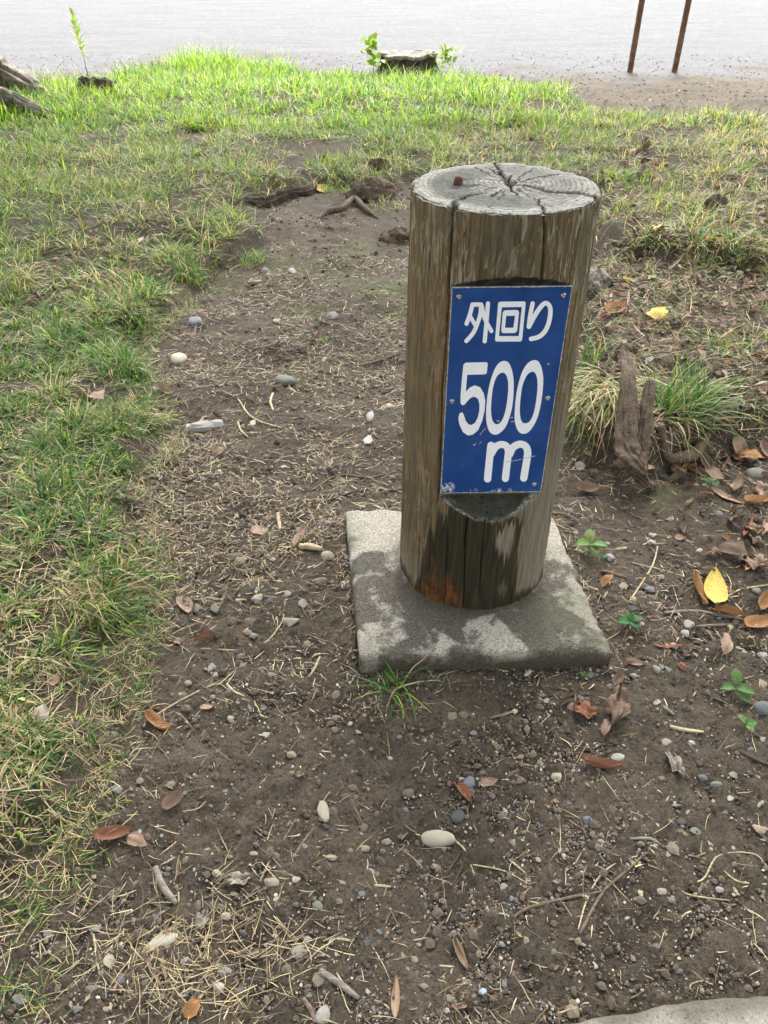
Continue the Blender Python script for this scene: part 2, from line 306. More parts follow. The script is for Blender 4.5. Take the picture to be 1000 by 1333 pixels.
def tube(P, rad, n=24, sides=8, rough=.1, groove=0.0, flat=1.0, seed=0):
    C = smooth_path(P, n); r = np.interp(np.linspace(0, 1, n), np.linspace(0, 1, len(rad)), rad)
    T = np.gradient(C, axis=0); T /= np.linalg.norm(T, axis=1)[:, None]+1e-9
    ref = np.array([0, 0, 1.]) if abs(T[:, 2]).mean() < .75 else np.array([1., 0, 0])
    A = np.cross(T, ref); A /= np.linalg.norm(A, axis=1)[:, None]+1e-9; B = np.cross(A, T)
    a = np.linspace(0, 2*np.pi, sides, endpoint=False); L = np.linspace(0, n*.5, n)
    nz = .2*noise(np.cos(a)[None]*11+seed, np.sin(a)[None]*11, L[:, None]*1.6+.3, seed+7)+noise(np.cos(a)[None]*1.6+seed*3.1, np.sin(a)[None]*1.6+L[:, None]*.45, L[:, None]*.25+.3, seed)+.5*noise(np.cos(a)[None]*4+seed, np.sin(a)[None]*4, L[:, None]*.9+.3, seed+5)
    rr = r[:, None]*(1+rough*nz)
    if groove: rr = rr*(1-groove*np.clip(noise(a[None]*4.5+.6*noise(L*.2, L*0+seed)[:, None], 0*L[:, None]+L[:, None]*.05, 0, seed+9), 0, 1))
    V = C[:, None]+A[:, None]*(rr*np.cos(a))[..., None]+B[:, None]*(rr*np.sin(a)*flat)[..., None]
    V = np.concatenate([V.reshape(-1, 3), C[:1]-T[:1]*r[0]*.3, C[-1:]+T[-1:]*r[-1]*.3]); N = n*sides
    j = np.arange(sides); j2 = (j+1) % sides
    tri = np.concatenate([np.stack([j2, j, 0*j+N], 1), np.stack([(n-1)*sides+j, (n-1)*sides+j2, 0*j+N+1], 1)])
    return V, grid_quads(n, sides, True), tri
def blades(P, ang, L, W, el0, curl, seg=3, clamp=True, wind=0.0):
    """curved tapering blades; el0 start elevation, curl total drop of elevation"""
    N = len(P); pts = [P]; el = el0.copy(); a = ang.copy(); p = P.copy()
    for i in range(seg):
        el = el-curl/seg; a = a+wind*RNG.normal(size=N)
        p = p+np.stack([np.cos(a)*np.cos(el), np.sin(a)*np.cos(el), np.sin(el)], 1)*(L/seg)[:, None]
        if clamp: p[:, 2] = np.maximum(p[:, 2], land(p[:, 0], p[:, 1])+.002+.004*RNG.random(N))
        pts.append(p)
    side = np.stack([-np.sin(ang), np.cos(ang), 0*ang], 1); V = []
    for i in range(seg):
        wdt = (W*(.75, 1.0, .8, .55, .4)[min(i, 4)])[:, None]*.5; V += [pts[i]-side*wdt, pts[i]+side*wdt]
    V.append(pts[seg]); k = 2*seg+1; V = np.stack(V, 1).reshape(-1, 3); o = (np.arange(N)*k)[:, None]
    q = np.concatenate([o+np.array([[2*i, 2*i+1, 2*i+3, 2*i+2]]) for i in range(seg-1)]); t = o+np.array([[2*seg-2, 2*seg-1, 2*seg]])
    return V, q, t, k
def pick(cols, wts, n, var=.18):
    c = np.array(cols)[RNG.choice(len(cols), n, p=np.array(wts)/sum(wts))]; return c*(1+var*RNG.normal(size=(n, 1)))*(1+.03*RNG.normal(size=(n, 3)))
GREEN, LIME, DGREEN, STRAW, BROWN, OLIVE = (.085, .19, .035), (.24, .37, .04), (.032, .092, .020), (.46, .385, .22), (.20, .14, .07), (.15, .175, .055)

# ------------------------------------------------------------------ ground
ys = np.concatenate([np.linspace(-6, .3, 24), np.linspace(.33, 3.0, 390), np.geomspace(3.008, 11, 190), np.geomspace(11.2, 500, 50)])
us = np.concatenate([-np.geomspace(14, 1.05, 22), np.linspace(-1, 1, 370), np.geomspace(1.05, 14, 22)])
hw = .62*np.clip(ys, .35, 40)+.38
GX = us[None]*hw[:, None]; GY = np.repeat(ys[:, None], len(us), 1); GZ = land(GX, GY)
gs = poly_sdf(GX, GY, GRASS); fs = poly_sdf(GX, GY, FIELD); jit = fbm(GX*2, GY*2, s=21)
detail = np.exp(-np.clip(GY-1, 0, 99)/2.5)*(np.abs(us)[None] <= 1.0)
GZ = GZ+detail*(.0050*fbm(GX*48, GY*48, s=31, o=3)+.0020*np.abs(fbm(GX*110, GY*110, s=33, o=2)))*(poly_sdf(GX, GY, SLAB) < .0)
mo = np.zeros_like(GX)
for px, py, r in ((500, 378, .10), (285, 368, .12), (370, 345, .12), (440, 360, .1), (400, 405, .09), (410, 480, .08), (470, 330, .08), (520, 405, .06), (860, 640, .05), (840, 600, .05)):
    p = gp(px, py); mo = np.maximum(mo, np.exp(-((GX-p[0])**2+(GY-p[1])**2)/r**2)*(1.0 if (px, py) == (500, 378) else .65))
mask = np.stack([sst(-.5, 1.1, fs+.5*jit), np.clip(mo, 0, 1), np.clip(sst(-.08, .25, gs)+.0*mo, 0, 1)], -1).reshape(-1, 3)
me = mesh('ground', np.stack([GX, GY, GZ], -1), grid_quads(len(ys), len(us)), None, M['soil'], True, mask=mask)
tag(link('ground', me), None, None, None, 'structure')

# ------------------------------------------------------------------ the distance marker: concrete base, timber post, blue plate
marker = empty('distance_marker', (POST[0], POST[1], .05), 'round timber marker post with blue 500 m plate standing in a square concrete base', 'marker post')
ORG = np.array([POST[0], POST[1], .05])
def part(name, me, parent=marker, org=ORG, loc=None):
    o = link(name, me); o.parent = parent
    if loc is not None: o.location = loc
    return o
# concrete base
n = 150; s_ = np.linspace(0, 1, n); t_ = np.linspace(0, 1, n)
sk = lambda u: np.concatenate([[0, 0], u, [1, 1]])
U, T_ = np.meshgrid(sk(s_), sk(t_)); c = SLAB
XY = ((1-U)*(1-T_))[..., None]*c[0]+(U*(1-T_))[..., None]*c[1]+(U*T_)[..., None]*c[2]+((1-U)*T_)[..., None]*c[3]
X, Y = XY[..., 0], XY[..., 1]; e = np.minimum(np.minimum(U*.505, (1-U)*.505), np.minimum(T_*.46, (1-T_)*.46))
cr = np.array([.0, .0]); ctr = sum(c)/4
rr = np.clip(.014+.009*fbm(X*14, Y*14, s=41)+.006*fbm(X*60, Y*60, s=40), .004, .04); ec = np.clip(e, 0, rr); Z = .05-(rr-np.sqrt(np.maximum(rr**2-(rr-ec)**2, 0)))*1.0
Z += .0012*fbm(X*60, Y*60, s=42)+.002*fbm(X*9, Y*9, s=43)
for px, py, r, d in ((468, 862, .028, .018), (800, 852, .022, .014), (600, 868, .03, .006)):
    p = gp(px, py, .05); Z -= d*np.exp(-((X-p[0])**2+(Y-p[1])**2)/r**2)
k0 = np.zeros_like(X, bool); k0[0] = k0[-1] = True; k0[:, 0] = k0[:, -1] = True
k1 = np.zeros_like(X, bool); k1[1] = k1[-2] = True; k1[:, 1] = k1[:, -2] = True; k1 &= ~k0
Z = np.where(k0, -.1, Z); Z = np.where(k1, Z-.02, Z)
XY = XY+np.where(k0 | k1, 0.0015, 0)[..., None]*np.sign(XY-ctr)
dp = np.zeros_like(X); mo = np.zeros_like(X)
wx, wy = X+.030*fbm(X*13, Y*13, s=44)+.012*fbm(X*45, Y*45, s=46), Y+.030*fbm(X*13, Y*13, s=45)+.012*fbm(X*45, Y*45, s=47)
dp = .62*sst(1.40, 1.20, Y+.05*fbm(X*8, Y*8, s=48))+.25*fbm(X*10, Y*10, s=49)*sst(1.5, 1.3, Y)
for px, py, r, a in ((490, 735, .050, 1), (475, 765, .035, 1), (510, 770, .05, 1), (545, 810, .05, 1), (530, 835, .035, 1), (590, 815, .05, 1), (560, 842, .03, .8), (700, 790, .055, .9), (735, 810, .05, .9), (611, 860, .020, 1.4), (715, 770, .035, .8), (770, 845, .035, .9)):
    p = gp(px, py, .05); dp = np.maximum(dp, a*np.exp(-((wx-p[0])**2+(wy-p[1])**2)/r**2))
for px, py, r, a in ((480, 688, .070, 1), (505, 668, .06, .9), (480, 838, .030, 1), (476, 822, .02, .8), (516, 818, .018, .6), (650, 838, .032, 1), (630, 822, .020, .9), (672, 845, .025, .8), (572, 846, .02, .7), (735, 715, .05, .8), (748, 760, .035, .7), (760, 800, .03, .5)):
    p = gp(px, py, .05); dp = dp*(1-a*np.exp(-((wx-p[0])**2+(wy-p[1])**2)/r**2))
dp = np.clip(dp*1.05, 0, 1.2)
for px, py, r, a in ((455, 700, .03, 1), (458, 740, .02, .9), (740, 800, .09, .9), (780, 830, .05, .9), (745, 720, .04, .7), (460, 690, .03, .5), (480, 840, .04, .5), (755, 770, .05, .7)):
    p = gp(px, py, .05); mo = np.maximum(mo, a*np.exp(-((X-p[0])**2+(Y-p[1])**2)/r**2))
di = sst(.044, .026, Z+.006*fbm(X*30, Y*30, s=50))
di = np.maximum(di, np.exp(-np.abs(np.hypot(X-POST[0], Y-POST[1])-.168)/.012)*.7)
P3 = np.stack([X, Y, Z], -1).reshape(-1, 3)-ORG
part('concrete_base', mesh('concrete_base', P3, grid_quads(*X.shape), None, M['concrete'], True, mask=np.stack([dp, mo, di], -1).reshape(-1, 3)))
# timber post
PHI, DCUT, ZB, ZT, CB, CT = .0292, .120, .3288, .7363, .050, .027
NRM = np.array([math.sin(PHI), -math.cos(PHI)]); TAN = np.array([math.cos(PHI), math.sin(PHI)])
def prad(z): return PR0+(PR1-PR0)*(z-PZ0)/(PZ1-PZ0)
def cyl(px, py):                             # (angle, z) where a pixel's ray meets the post
    d = ray(px, py); o = EYE[:2]-POST; r = .156
    for _ in range(4):
        A = d[:2]@d[:2]; B = o@d[:2]; C = o@o-r*r; q = B*B-A*C
        t = (-B-math.sqrt(max(q, 0)))/A; z = CAM_H+t*d[2]; r = prad(z)
    h = o+t*d[:2]; return math.atan2(h[1], h[0]), z
a = np.concatenate([np.linspace(-np.pi, 0, 560, endpoint=False), np.linspace(0, np.pi, 70, endpoint=False)])
zz = np.unique(np.concatenate([np.linspace(.02, PZ1, 270), [ZB, ZT, ZB-CB, ZT+CT]]))
A, Zp = np.meshgrid(a, zz); RR = prad(Zp)
CR = [([(589, 272), (583, 400), (577, 480), (570, 640)], .0016, .016), ([(708, 272), (709, 300), (704, 361)], .0015, .012), ([(612, 648), (606, 700), (603, 790)], .0012, .008), ([(633, 660), (627, 720), (624, 790)], .0008, .004),
      ([(582, 690), (580, 740), (578, 782)], .0009, .006), ([(548, 690), (545, 740), (543, 770)], .0009, .005), ([(551, 260), (545, 420)], .0006, .003), ([(640, 285), (638, 330)], .0006, .003), ([(716, 640), (707, 740)], .0010, .006), ([(553, 520), (549, 640)], .0006, .003)]
cmask = np.zeros_like(A); dent = np.zeros_like(A)
for pts, wd, dep in CR:
    az = np.array([cyl(*p) for p in pts]); az = az[np.argsort(az[:, 1])]
    ac = np.interp(Zp, az[:, 1], az[:, 0])+.006*noise(Zp*25, 0*Zp+dep*900, s=51)
    inn = sst(az[0, 1]-.03, az[0, 1]+.02, Zp)*sst(az[-1, 1]+.02, az[-1, 1]-.02, Zp) if dep < .011 else sst(az[0, 1]-.03, az[0, 1], Zp)*(1-sst(az[-1, 1], az[-1, 1]+.09, Zp) if az[-1, 1] < .75 else 1)
    g = np.exp(-((A-ac)*RR/wd)**2)*inn; dent = np.maximum(dent, g*dep); cmask = np.maximum(cmask, g)
RD = RR-dent+.0011*fbm(A*26, Zp*3.5, s=61)+.0007*fbm(A*70, Zp*8, s=62)-.004*sst(.014, 0, PZ1-Zp)*(.5+.4*noise(A*9, 0*A, s=63))+.003*noise(A*2, Zp*2, s=64)
X, Y = RD*np.cos(A), RD*np.sin(A)
lim = np.where(Zp < ZB, DCUT+np.clip((ZB-Zp)/CB, 0, 1)*(PR0-DCUT+.004)+np.where(Zp < ZB-CB, 1, 0), np.where(Zp > ZT, DCUT+np.clip((Zp-ZT)/CT, 0, 1)*(PR1-DCUT+.003)+np.where(Zp > ZT+CT, 1, 0), DCUT))
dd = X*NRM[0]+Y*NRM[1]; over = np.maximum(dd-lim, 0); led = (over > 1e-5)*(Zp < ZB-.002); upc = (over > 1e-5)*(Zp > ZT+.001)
X = X-NRM[0]*over; Y = Y-NRM[1]*over
# stains (each with its own outline on the timber) and the notch's painted shade
AZ = lambda pts: [np.array(cyl(*p))*np.array([.156, 1]) for p in pts]
UA, UZ = A*.156, Zp
JZ = .028*noise(A*26, 0*A+.5, s=75)+.022*noise(A*75, Zp*6, s=76)+.012*noise(A*170, Zp*12, s=77); JA = .003*noise(A*9, Zp*30, s=78)
def zone(pts, soft): return sst(-soft, soft, poly_sdf(UA+JA, UZ+JZ, AZ(pts)))
damp = zone([(548, 722), (556, 700), (566, 690), (573, 672), (600, 658), (622, 668), (640, 676), (655, 676), (668, 672), (680, 668), (684, 680), (675, 705), (670, 738), (674, 830), (560, 830), (530, 800), (544, 750)], .010)
hole = zone([(645, 688), (672, 680), (670, 705), (664, 730), (655, 727), (648, 710)], .010); hole2 = zone([(649, 762), (656, 758), (661, 768), (657, 778), (650, 776)], .008)*.7
damp = damp*(1-hole*.95)*(1-hole2*.9); damp = np.maximum(damp, sst(.095, .055, Zp+.012*noise(A*14, 0*A, s=71))*.8)
rust = np.maximum(zone([(522, 745), (540, 755), (560, 745), (592, 748), (600, 770), (604, 800), (540, 800), (520, 760)], .012)*.9, .7*zone([(552, 715), (566, 705), (566, 730), (553, 735)], .007))
lich = .35+.65*sst(.70, .76, Zp+.02*noise(A*6, Zp*0, s=73)); lich = lich*(1-.6*damp)
side = sst(.02, .10, UA-(-np.pi/2*.156)); pale = np.clip(.75*side*sst(.62, .30, Zp), 0, 1)*(1-damp); pale = np.maximum(pale, .5*sst(.20, .06, Zp)*sst(-.06, -.16, UA-(-np.pi/2*.156)))
pale = np.maximum(pale, hole)
brn = sst(-.04, -.12, UA-(-np.pi/2*.156))*sst(.25, .45, Zp)+.35; edge = upc*1.0  # edge: mask for shade painted on the upper chamfer of the notch
V = np.stack([X, Y, Zp-.05], -1).reshape(-1, 3)
q = grid_quads(len(zz), len(a), True)
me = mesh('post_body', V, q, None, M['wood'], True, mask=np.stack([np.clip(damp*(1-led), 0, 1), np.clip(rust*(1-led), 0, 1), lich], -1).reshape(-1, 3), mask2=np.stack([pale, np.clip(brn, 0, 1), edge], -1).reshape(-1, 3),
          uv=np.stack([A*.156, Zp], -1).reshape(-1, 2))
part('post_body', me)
# lower ledge of the notch: its own end-grain face, 1.2 mm proud of the cut
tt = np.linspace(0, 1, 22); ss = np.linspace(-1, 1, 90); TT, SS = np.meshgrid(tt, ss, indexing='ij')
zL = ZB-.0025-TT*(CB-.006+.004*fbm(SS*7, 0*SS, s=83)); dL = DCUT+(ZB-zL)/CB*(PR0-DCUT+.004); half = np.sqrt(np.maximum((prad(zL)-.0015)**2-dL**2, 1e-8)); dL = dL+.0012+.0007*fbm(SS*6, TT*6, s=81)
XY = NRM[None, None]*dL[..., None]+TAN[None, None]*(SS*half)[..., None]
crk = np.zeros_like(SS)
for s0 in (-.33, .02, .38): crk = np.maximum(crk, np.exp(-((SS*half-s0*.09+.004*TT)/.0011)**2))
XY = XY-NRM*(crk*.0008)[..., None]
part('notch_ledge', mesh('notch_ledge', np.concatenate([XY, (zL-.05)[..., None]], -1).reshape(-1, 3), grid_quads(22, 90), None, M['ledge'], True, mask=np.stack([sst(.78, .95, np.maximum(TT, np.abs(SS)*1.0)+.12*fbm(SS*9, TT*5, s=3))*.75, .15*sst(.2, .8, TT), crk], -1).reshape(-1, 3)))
# top of the post: end grain with rings, drying cracks and a broken rim
PITH = gp(664, 238, PZ1)[:2]-POST
na, nr = 720, 110; th = np.linspace(-np.pi, np.pi, na, endpoint=False); rn = np.linspace(.002, 1, nr)
TH, RN = np.meshgrid(th, rn)
dx, dy = np.cos(TH), np.sin(TH); bq = PITH[0]*dx+PITH[1]*dy
rimr = PR1+.0006+.003*noise(np.arctan2(PITH[1]+dy*.15, PITH[0]+dx*.15)*22, 0*TH, s=63)*.1
reach = -bq+np.sqrt(bq**2-(PITH@PITH)+rimr**2); RL = reach*RN
X, Y = PITH[0]+RL*dx, PITH[1]+RL*dy; rho = np.hypot(X, Y)
Zt = .0006*fbm(X*160, Y*160, s=91)+.0014*fbm(X*30, Y*30, s=92)-.006*sst(.010, -.001, PR1-rho)*(.5+.4*noise(np.arctan2(Y, X)*9, 0*X, s=93))
crk = np.zeros_like(X)
def tcrack(pts, wd, dep):
    global crk, Zt
    P = [gp(*p, PZ1)[:2]-POST for p in pts]; dmin = np.full(X.shape, 9.); tl = np.zeros_like(X); L = 0; tot = sum(np.linalg.norm(P[i+1]-P[i]) for i in range(len(P)-1))
    jx, jy = X+.004*fbm(X*70, Y*70, s=95, o=2), Y+.004*fbm(X*70, Y*70, s=96, o=2)
    for i in range(len(P)-1):
        a0, e0 = P[i], P[i+1]-P[i]; l = np.linalg.norm(e0); t = np.clip(((jx-a0[0])*e0[0]+(jy-a0[1])*e0[1])/(l*l), 0, 1); d = np.hypot(jx-a0[0]-t*e0[0], jy-a0[1]-t*e0[1])
        tl = np.where(d < dmin, (L+t*l)/tot, tl); dmin = np.minimum(dmin, d); L += l
    g = np.exp(-(dmin/(wd*(1.1-.55*tl)))**2); crk = np.maximum(crk, g); Zt -= dep*g
tcrack([(664, 239), (690, 243), (720, 250), (748, 252), (772, 254), (781, 262)][::1], .0050, .012); tcrack([(708, 276), (704, 266), (700, 260)], .0016, .010); tcrack([(588, 270), (594, 262), (606, 256), (622, 252), (634, 250)], .0032, .010)
tcrack([(664, 240), (670, 249), (677, 258)], .0026, .009); tcrack([(664, 238), (655, 230), (649, 222), (645, 212)], .0035, .012); tcrack([(663, 236), (666, 229)], .003, .009); tcrack([(652, 247), (646, 253), (637, 257)], .0022, .006)
tcrack([(664, 238), (630, 234), (600, 233)], .0022, .004); tcrack([(664, 239), (700, 232), (730, 226)], .0022, .004); tcrack([(664, 239), (640, 228), (615, 218)], .0018, .004); tcrack([(664, 239), (685, 226), (700, 217)], .0016, .003); tcrack([(664, 240), (700, 247), (716, 252)], .0016, .003); tcrack([(636, 272), (638, 268)], .001, .004)
for k_ in range(11):
    a_ = random.uniform(-math.pi, math.pi); l_ = random.uniform(.35, 1.0); e_ = PITH+np.array([math.cos(a_), math.sin(a_)])*.13*l_; b_ = PITH+(e_-PITH)*random.uniform(.25, .75); q_ = [pix([*(p_+POST), PZ1]) for p_ in (b_, (b_+e_)/2+np.array([random.uniform(-.004, .004), random.uniform(-.004, .004)]), e_)]; tcrack([tuple(v_) for v_ in q_], random.uniform(.0008, .0020), random.uniform(.002, .005))
rim = sst(.030, .012, PR1-rho)*.6; patch = sst(.040, .075, rho)*sst(.132, .110, rho)*(.35+.75*sst(.2, -.4, np.cos(np.arctan2(Y, X)-R(20))))
me = mesh('post_top', np.stack([X-PITH[0], Y-PITH[1], Zt], -1).reshape(-1, 3), grid_quads(nr, na, True), None, M['end'], True, mask=np.stack([rim, np.clip(patch, 0, 1), np.clip(crk, 0, 1)], -1).reshape(-1, 3))
part('post_top', me, loc=(PITH[0], PITH[1], PZ1-.05+.0008))
p = gp(596, 240, PZ1)-ORG
V, q, t = tube([(0, 0, -.01), (.0005, 0, .004), (.001, 0, .012)], [.0075, .008, .0062], 8, 10, .12, 0, 1, 4)
part('bolt_stub', mesh('bolt_stub', V, q, t, M['rust'], True), loc=tuple(p))
# plate
HIMG = np.array([(590, 373), (745, 371), (571, 641), (704, 639)], float); PW, PH = .1937, ZT-ZB
HS = np.array([(-PW/2, PH), (PW/2, PH), (-PW/2, 0), (PW/2, 0)])
rows = []
for (x, y), (u, v) in zip(HIMG, HS): rows += [[x, y, 1, 0, 0, 0, -u*x, -u*y, u], [0, 0, 0, x, y, 1, -v*x, -v*y, v]]
rows = np.array(rows); hm = np.append(np.linalg.solve(rows[:, :8], rows[:, 8]), 1).reshape(3, 3)
def pl(pts, org=(0, 0), sc=1.0):
    P = np.asarray(pts, float)/sc+np.array(org); q = np.c_[P, np.ones(len(P))]@hm.T; return q[:, :2]/q[:, 2:]
plate = link('sign_plate', None) if False else None
def rect(w2, z0, z1, d0, d1, jit=0.0, nx=40, nz=80, seed=0):   # thin slab standing on the cut face: x along the plate, y outward (-y), z up
    e = [(-w2+2*w2*i/nx, z0) for i in range(nx)]+[(w2, z0+(z1-z0)*i/nz) for i in range(nz)]+[(w2-2*w2*i/nx, z1) for i in range(nx)]+[(-w2, z1-(z1-z0)*i/nz) for i in range(nz)]
    e = np.array(e); cx = np.array([0, (z0+z1)/2]); nn = len(e)
    if jit: e = e+(cx-e)*(jit*np.abs(fbm(e[:, 0]*160, e[:, 1]*160, s=seed))/.1)[:, None]
    V = np.concatenate([np.c_[e[:, 0], 0*e[:, 0]-d0, e[:, 1]], np.c_[e[:, 0], 0*e[:, 0]-d1, e[:, 1]], [[0, -d1, cx[1]]]])
    j = np.arange(nn); j2 = (j+1) % nn; return V, np.stack([j, j2, nn+j2, nn+j], 1), np.stack([nn+j, nn+j2, 0*j+2*nn], 1)
loc = (NRM[0]*(DCUT+.0004)+TAN[0]*.004, NRM[1]*(DCUT+.0004)+TAN[1]*.004, ZB-.05)
V, q, t = rect(PW/2, .0, PH, 0, .0022); plate = part('sign_plate', mesh('sign_plate', V, q, t, M['rim']), loc=loc); plate.rotation_euler = (0, 0, PHI)
V, q, t = rect(PW/2-.0012, .0012, PH-.0012, .0020, .0026, .00035, seed=4); part('printed_face', mesh('printed_face', V, q, t, M['blue']), plate)
LAY = [0.0]
def glyph(name, polys):                      # polys: list of (V2, tris)
    Vs, Ts, o = [], [], 0
    for v2, tr in polys:
        LAY[0] += .00003; Vs.append(np.c_[v2[:, 0], np.full(len(v2), -.00275-LAY[0]), v2[:, 1]]); Ts.append(np.asarray(tr)+o); o += len(v2)
    LAY[0] = 0; return part(name, mesh(name, np.concatenate(Vs), None, np.concatenate(Ts), M['white']), plate)
def stroke(pts, wd, org, sc, n=40, smooth=True):
    P = smooth_path(pts, n) if smooth and len(pts) > 2 else smooth_path(pts[:2], 6) if len(pts) == 2 else np.asarray(pts, float)
    T = np.gradient(P, axis=0); T /= np.linalg.norm(T, axis=1)[:, None]; N = np.c_[-T[:, 1], T[:, 0]]; h = wd/2
    a0 = math.atan2(*T[0][::-1]); a1 = math.atan2(*T[-1][::-1]); cap = lambda c, a: [c+h*np.array([math.cos(a+b), math.sin(a+b)]) for b in np.linspace(-np.pi/2, np.pi/2, 9)]
    L, Rr = P+N*h, P-N*h; k = len(P); V = list(L)+list(Rr); tr = []
    for i in range(k-1): tr += [(i, i+1, k+i+1), (i, k+i+1, k+i)]
    for c, aa in ((P[0], a0+np.pi), (P[-1], a1)):
        b = len(V); f = cap(c, aa); V += f; tr += [(b, b+i, b+i+1) for i in range(1, len(f)-1)]
    return pl(V, org, sc), tr
def closed(pts, n, smooth=True):
    P = np.asarray(pts, float)
    if smooth:
        k = len(P); C = smooth_path(np.vstack([P[-2:], P, P[:2]]), (k+3)*12+1)[24:24+k*12]
    else: C = np.concatenate([P[i]+(P[(i+1) % len(P)]-P[i])*np.linspace(0, 1, 12, endpoint=False)[:, None] for i in range(len(P))])
    d = np.r_[0, np.cumsum(np.linalg.norm(np.diff(np.vstack([C, C[:1]]), axis=0), axis=1))]; u = np.linspace(0, d[-1], n, endpoint=False); C = np.vstack([C, C[:1]])
    return np.c_[np.interp(u, d, C[:, 0]), np.interp(u, d, C[:, 1])]
def ring(outer, inner, org, sc, n=96):
    o, i = closed(outer, n), closed(inner, n); V = pl(np.vstack([o, i]), org, sc); j = np.arange(n); j2 = (j+1) % n
    return V, np.concatenate([np.stack([j, j2, n+j2], 1), np.stack([j, n+j2, n+j], 1)])
def rbox(c, r, n=6):                         # four corners with rounding
    c = np.asarray(c, float); out = []
    for i in range(4):
        a, b, d = c[i-1], c[i], c[(i+1) % 4]; u = (a-b)/np.linalg.norm(a-b); v = (d-b)/np.linalg.norm(d-b)
        p0, p1 = b+u*r, b+v*r; out += [(1-t)**2*p0+2*t*(1-t)*b+t*t*p1 for t in np.linspace(0, 1, n)]
    return np.array(out)
def boxring(o, i, ro, ri, org, sc):
    a, b = rbox(o, ro), rbox(i, ri); n = len(a); V = pl(np.vstack([a, b]), org, sc); j = np.arange(n); j2 = (j+1) % n
    return V, np.concatenate([np.stack([j, j2, n+j2], 1), np.stack([j, n+j2, n+j], 1)])
OA, SA = (595, 380), 1000/140; OB, SB = (590, 455), 1000/130; OC, SC = (560, 560), 1000/160
glyph('character', [stroke([(150, 107), (128, 190), (94, 280)], 38, OA, SA), stroke([(150, 107), (190, 105), (230, 106)], 40, OA, SA), stroke([(230, 106), (222, 190), (190, 290), (150, 370), (90, 438)], 38, OA, SA), stroke([(130, 215), (172, 290)], 36, OA, SA),
                    stroke([(293, 95), (278, 260), (260, 440)], 38, OA, SA), stroke([(236, 120), (262, 232), (322, 346)], 38, OA, SA)])
glyph('character', [boxring([(388, 80), (642, 76), (604, 442), (354, 442)], [(420, 130), (603, 127), (575, 392), (392, 392)], 24, 4, OA, SA), boxring([(430, 157), (581, 154), (558, 363), (411, 366)], [(460, 208), (541, 208), (525, 316), (448, 316)], 30, 4, OA, SA)])
glyph('character', [stroke([(703, 95), (680, 210), (668, 306)], 40, OA, SA), stroke([(668, 306), (730, 195), (785, 118), (828, 92), (862, 125), (866, 190), (850, 275), (815, 350), (760, 398), (688, 418)], 42, OA, SA, 70)])
from mathutils.geometry import tessellate_polygon
P5 = [(125, 108), (335, 103), (347, 118), (335, 212), (320, 224), (140, 229), (124, 398), (165, 355), (215, 333), (268, 352), (303, 410), (318, 490), (312, 580), (286, 690), (242, 788), (188, 830), (140, 838), (90, 803), (57, 730), (46, 665), (58, 615), (88, 602), (103, 635), (120, 690), (148, 726), (175, 732), (213, 710), (240, 660), (258, 590), (260, 520), (245, 467), (208, 446), (170, 460), (137, 495), (107, 530), (84, 531), (69, 510), (72, 430), (86, 280), (104, 128)]
keep = {1, 4, 5, 6, 38, 39, 0}; d5 = closed(P5, 200, False)
v5 = pl(P5, OB, SB); tr5 = [tuple(t) for t in tessellate_polygon([[Vector((float(x), float(y), 0)) for x, y in v5]])]
glyph('numeral', [(v5, tr5)])
glyph('numeral', [ring([(515, 90), (562, 118), (595, 215), (605, 340), (588, 550), (532, 730), (472, 805), (415, 831), (357, 797), (327, 690), (330, 545), (352, 375), (397, 215), (452, 117)], [(492, 207), (530, 232), (549, 310), (545, 430), (520, 590), (480, 692), (432, 725), (392, 692), (376, 600), (381, 475), (402, 335), (442, 238)], OB, SB)])
glyph('numeral', [ring([(815, 82), (862, 108), (893, 200), (900, 320), (880, 500), (838, 670), (765, 792), (700, 822), (645, 790), (614, 690), (616, 555), (640, 370), (688, 205), (748, 112)], [(792, 197), (826, 222), (843, 295), (838, 420), (810, 590), (768, 690), (716, 715), (680, 690), (665, 600), (672, 470), (695, 330), (738, 232)], OB, SB)])
glyph('letter', [stroke([(490, 106), (474, 245), (459, 385)], 60, OC, SC), stroke([(492, 175), (530, 117), (580, 99), (618, 116), (632, 160), (626, 220), (606, 382)], 58, OC, SC, 50), stroke([(642, 180), (672, 122), (728, 97), (772, 112), (790, 155), (785, 220), (758, 378)], 60, OC, SC, 50)])
def mark(name, st):
    V, t_ = st; return part(name, mesh(name, np.c_[V[:, 0], np.full(len(V), -.00305), V[:, 1]], None, t_, M['rim']), plate)
for pts_, o_, s_, w_ in (([(262, 832), (285, 800), (320, 762)], OB, SB, 6), ([(560, 657), (592, 655)], OB, SB, 9), ([(578, 700), (607, 695)], OB, SB, 7), ([(612, 245), (720, 225), (850, 193)], OC, SC, 5), ([(345, 105), (362, 95)], OC, SC, 7), ([(392, 95), (412, 72)], OC, SC, 4), ([(436, 690), (455, 690)], OB, SB, 12), ([(948, 122), (958, 118)], OB, SB, 12)): mark('scratch', stroke(pts_, w_, o_, s_))
aa = np.linspace(0, 2*np.pi, 14, endpoint=False); V = [np.c_[np.cos(aa)*r, 0*aa-d, np.sin(aa)*r] for r, d in ((.0048, 0), (.0048, .0006), (.0042, .0018), (.0028, .0028), (.0014, .0030), (.0012, .0021))]
V = np.concatenate(V+[np.array([[0, -.0020, 0]])]); q = grid_quads(6, 14, True); t = np.array([(70+i, 70+(i+1) % 14, 84) for i in range(14)])
sm = mesh('screw', V, q, t, M['steel'], True)
for px in ((599, 385), (733, 383), (588, 519), (713, 515), (580, 633), (695, 629)):
    u = pl([px])[0]; part('screw', sm, plate, loc=(u[0], -.0026, u[1]))

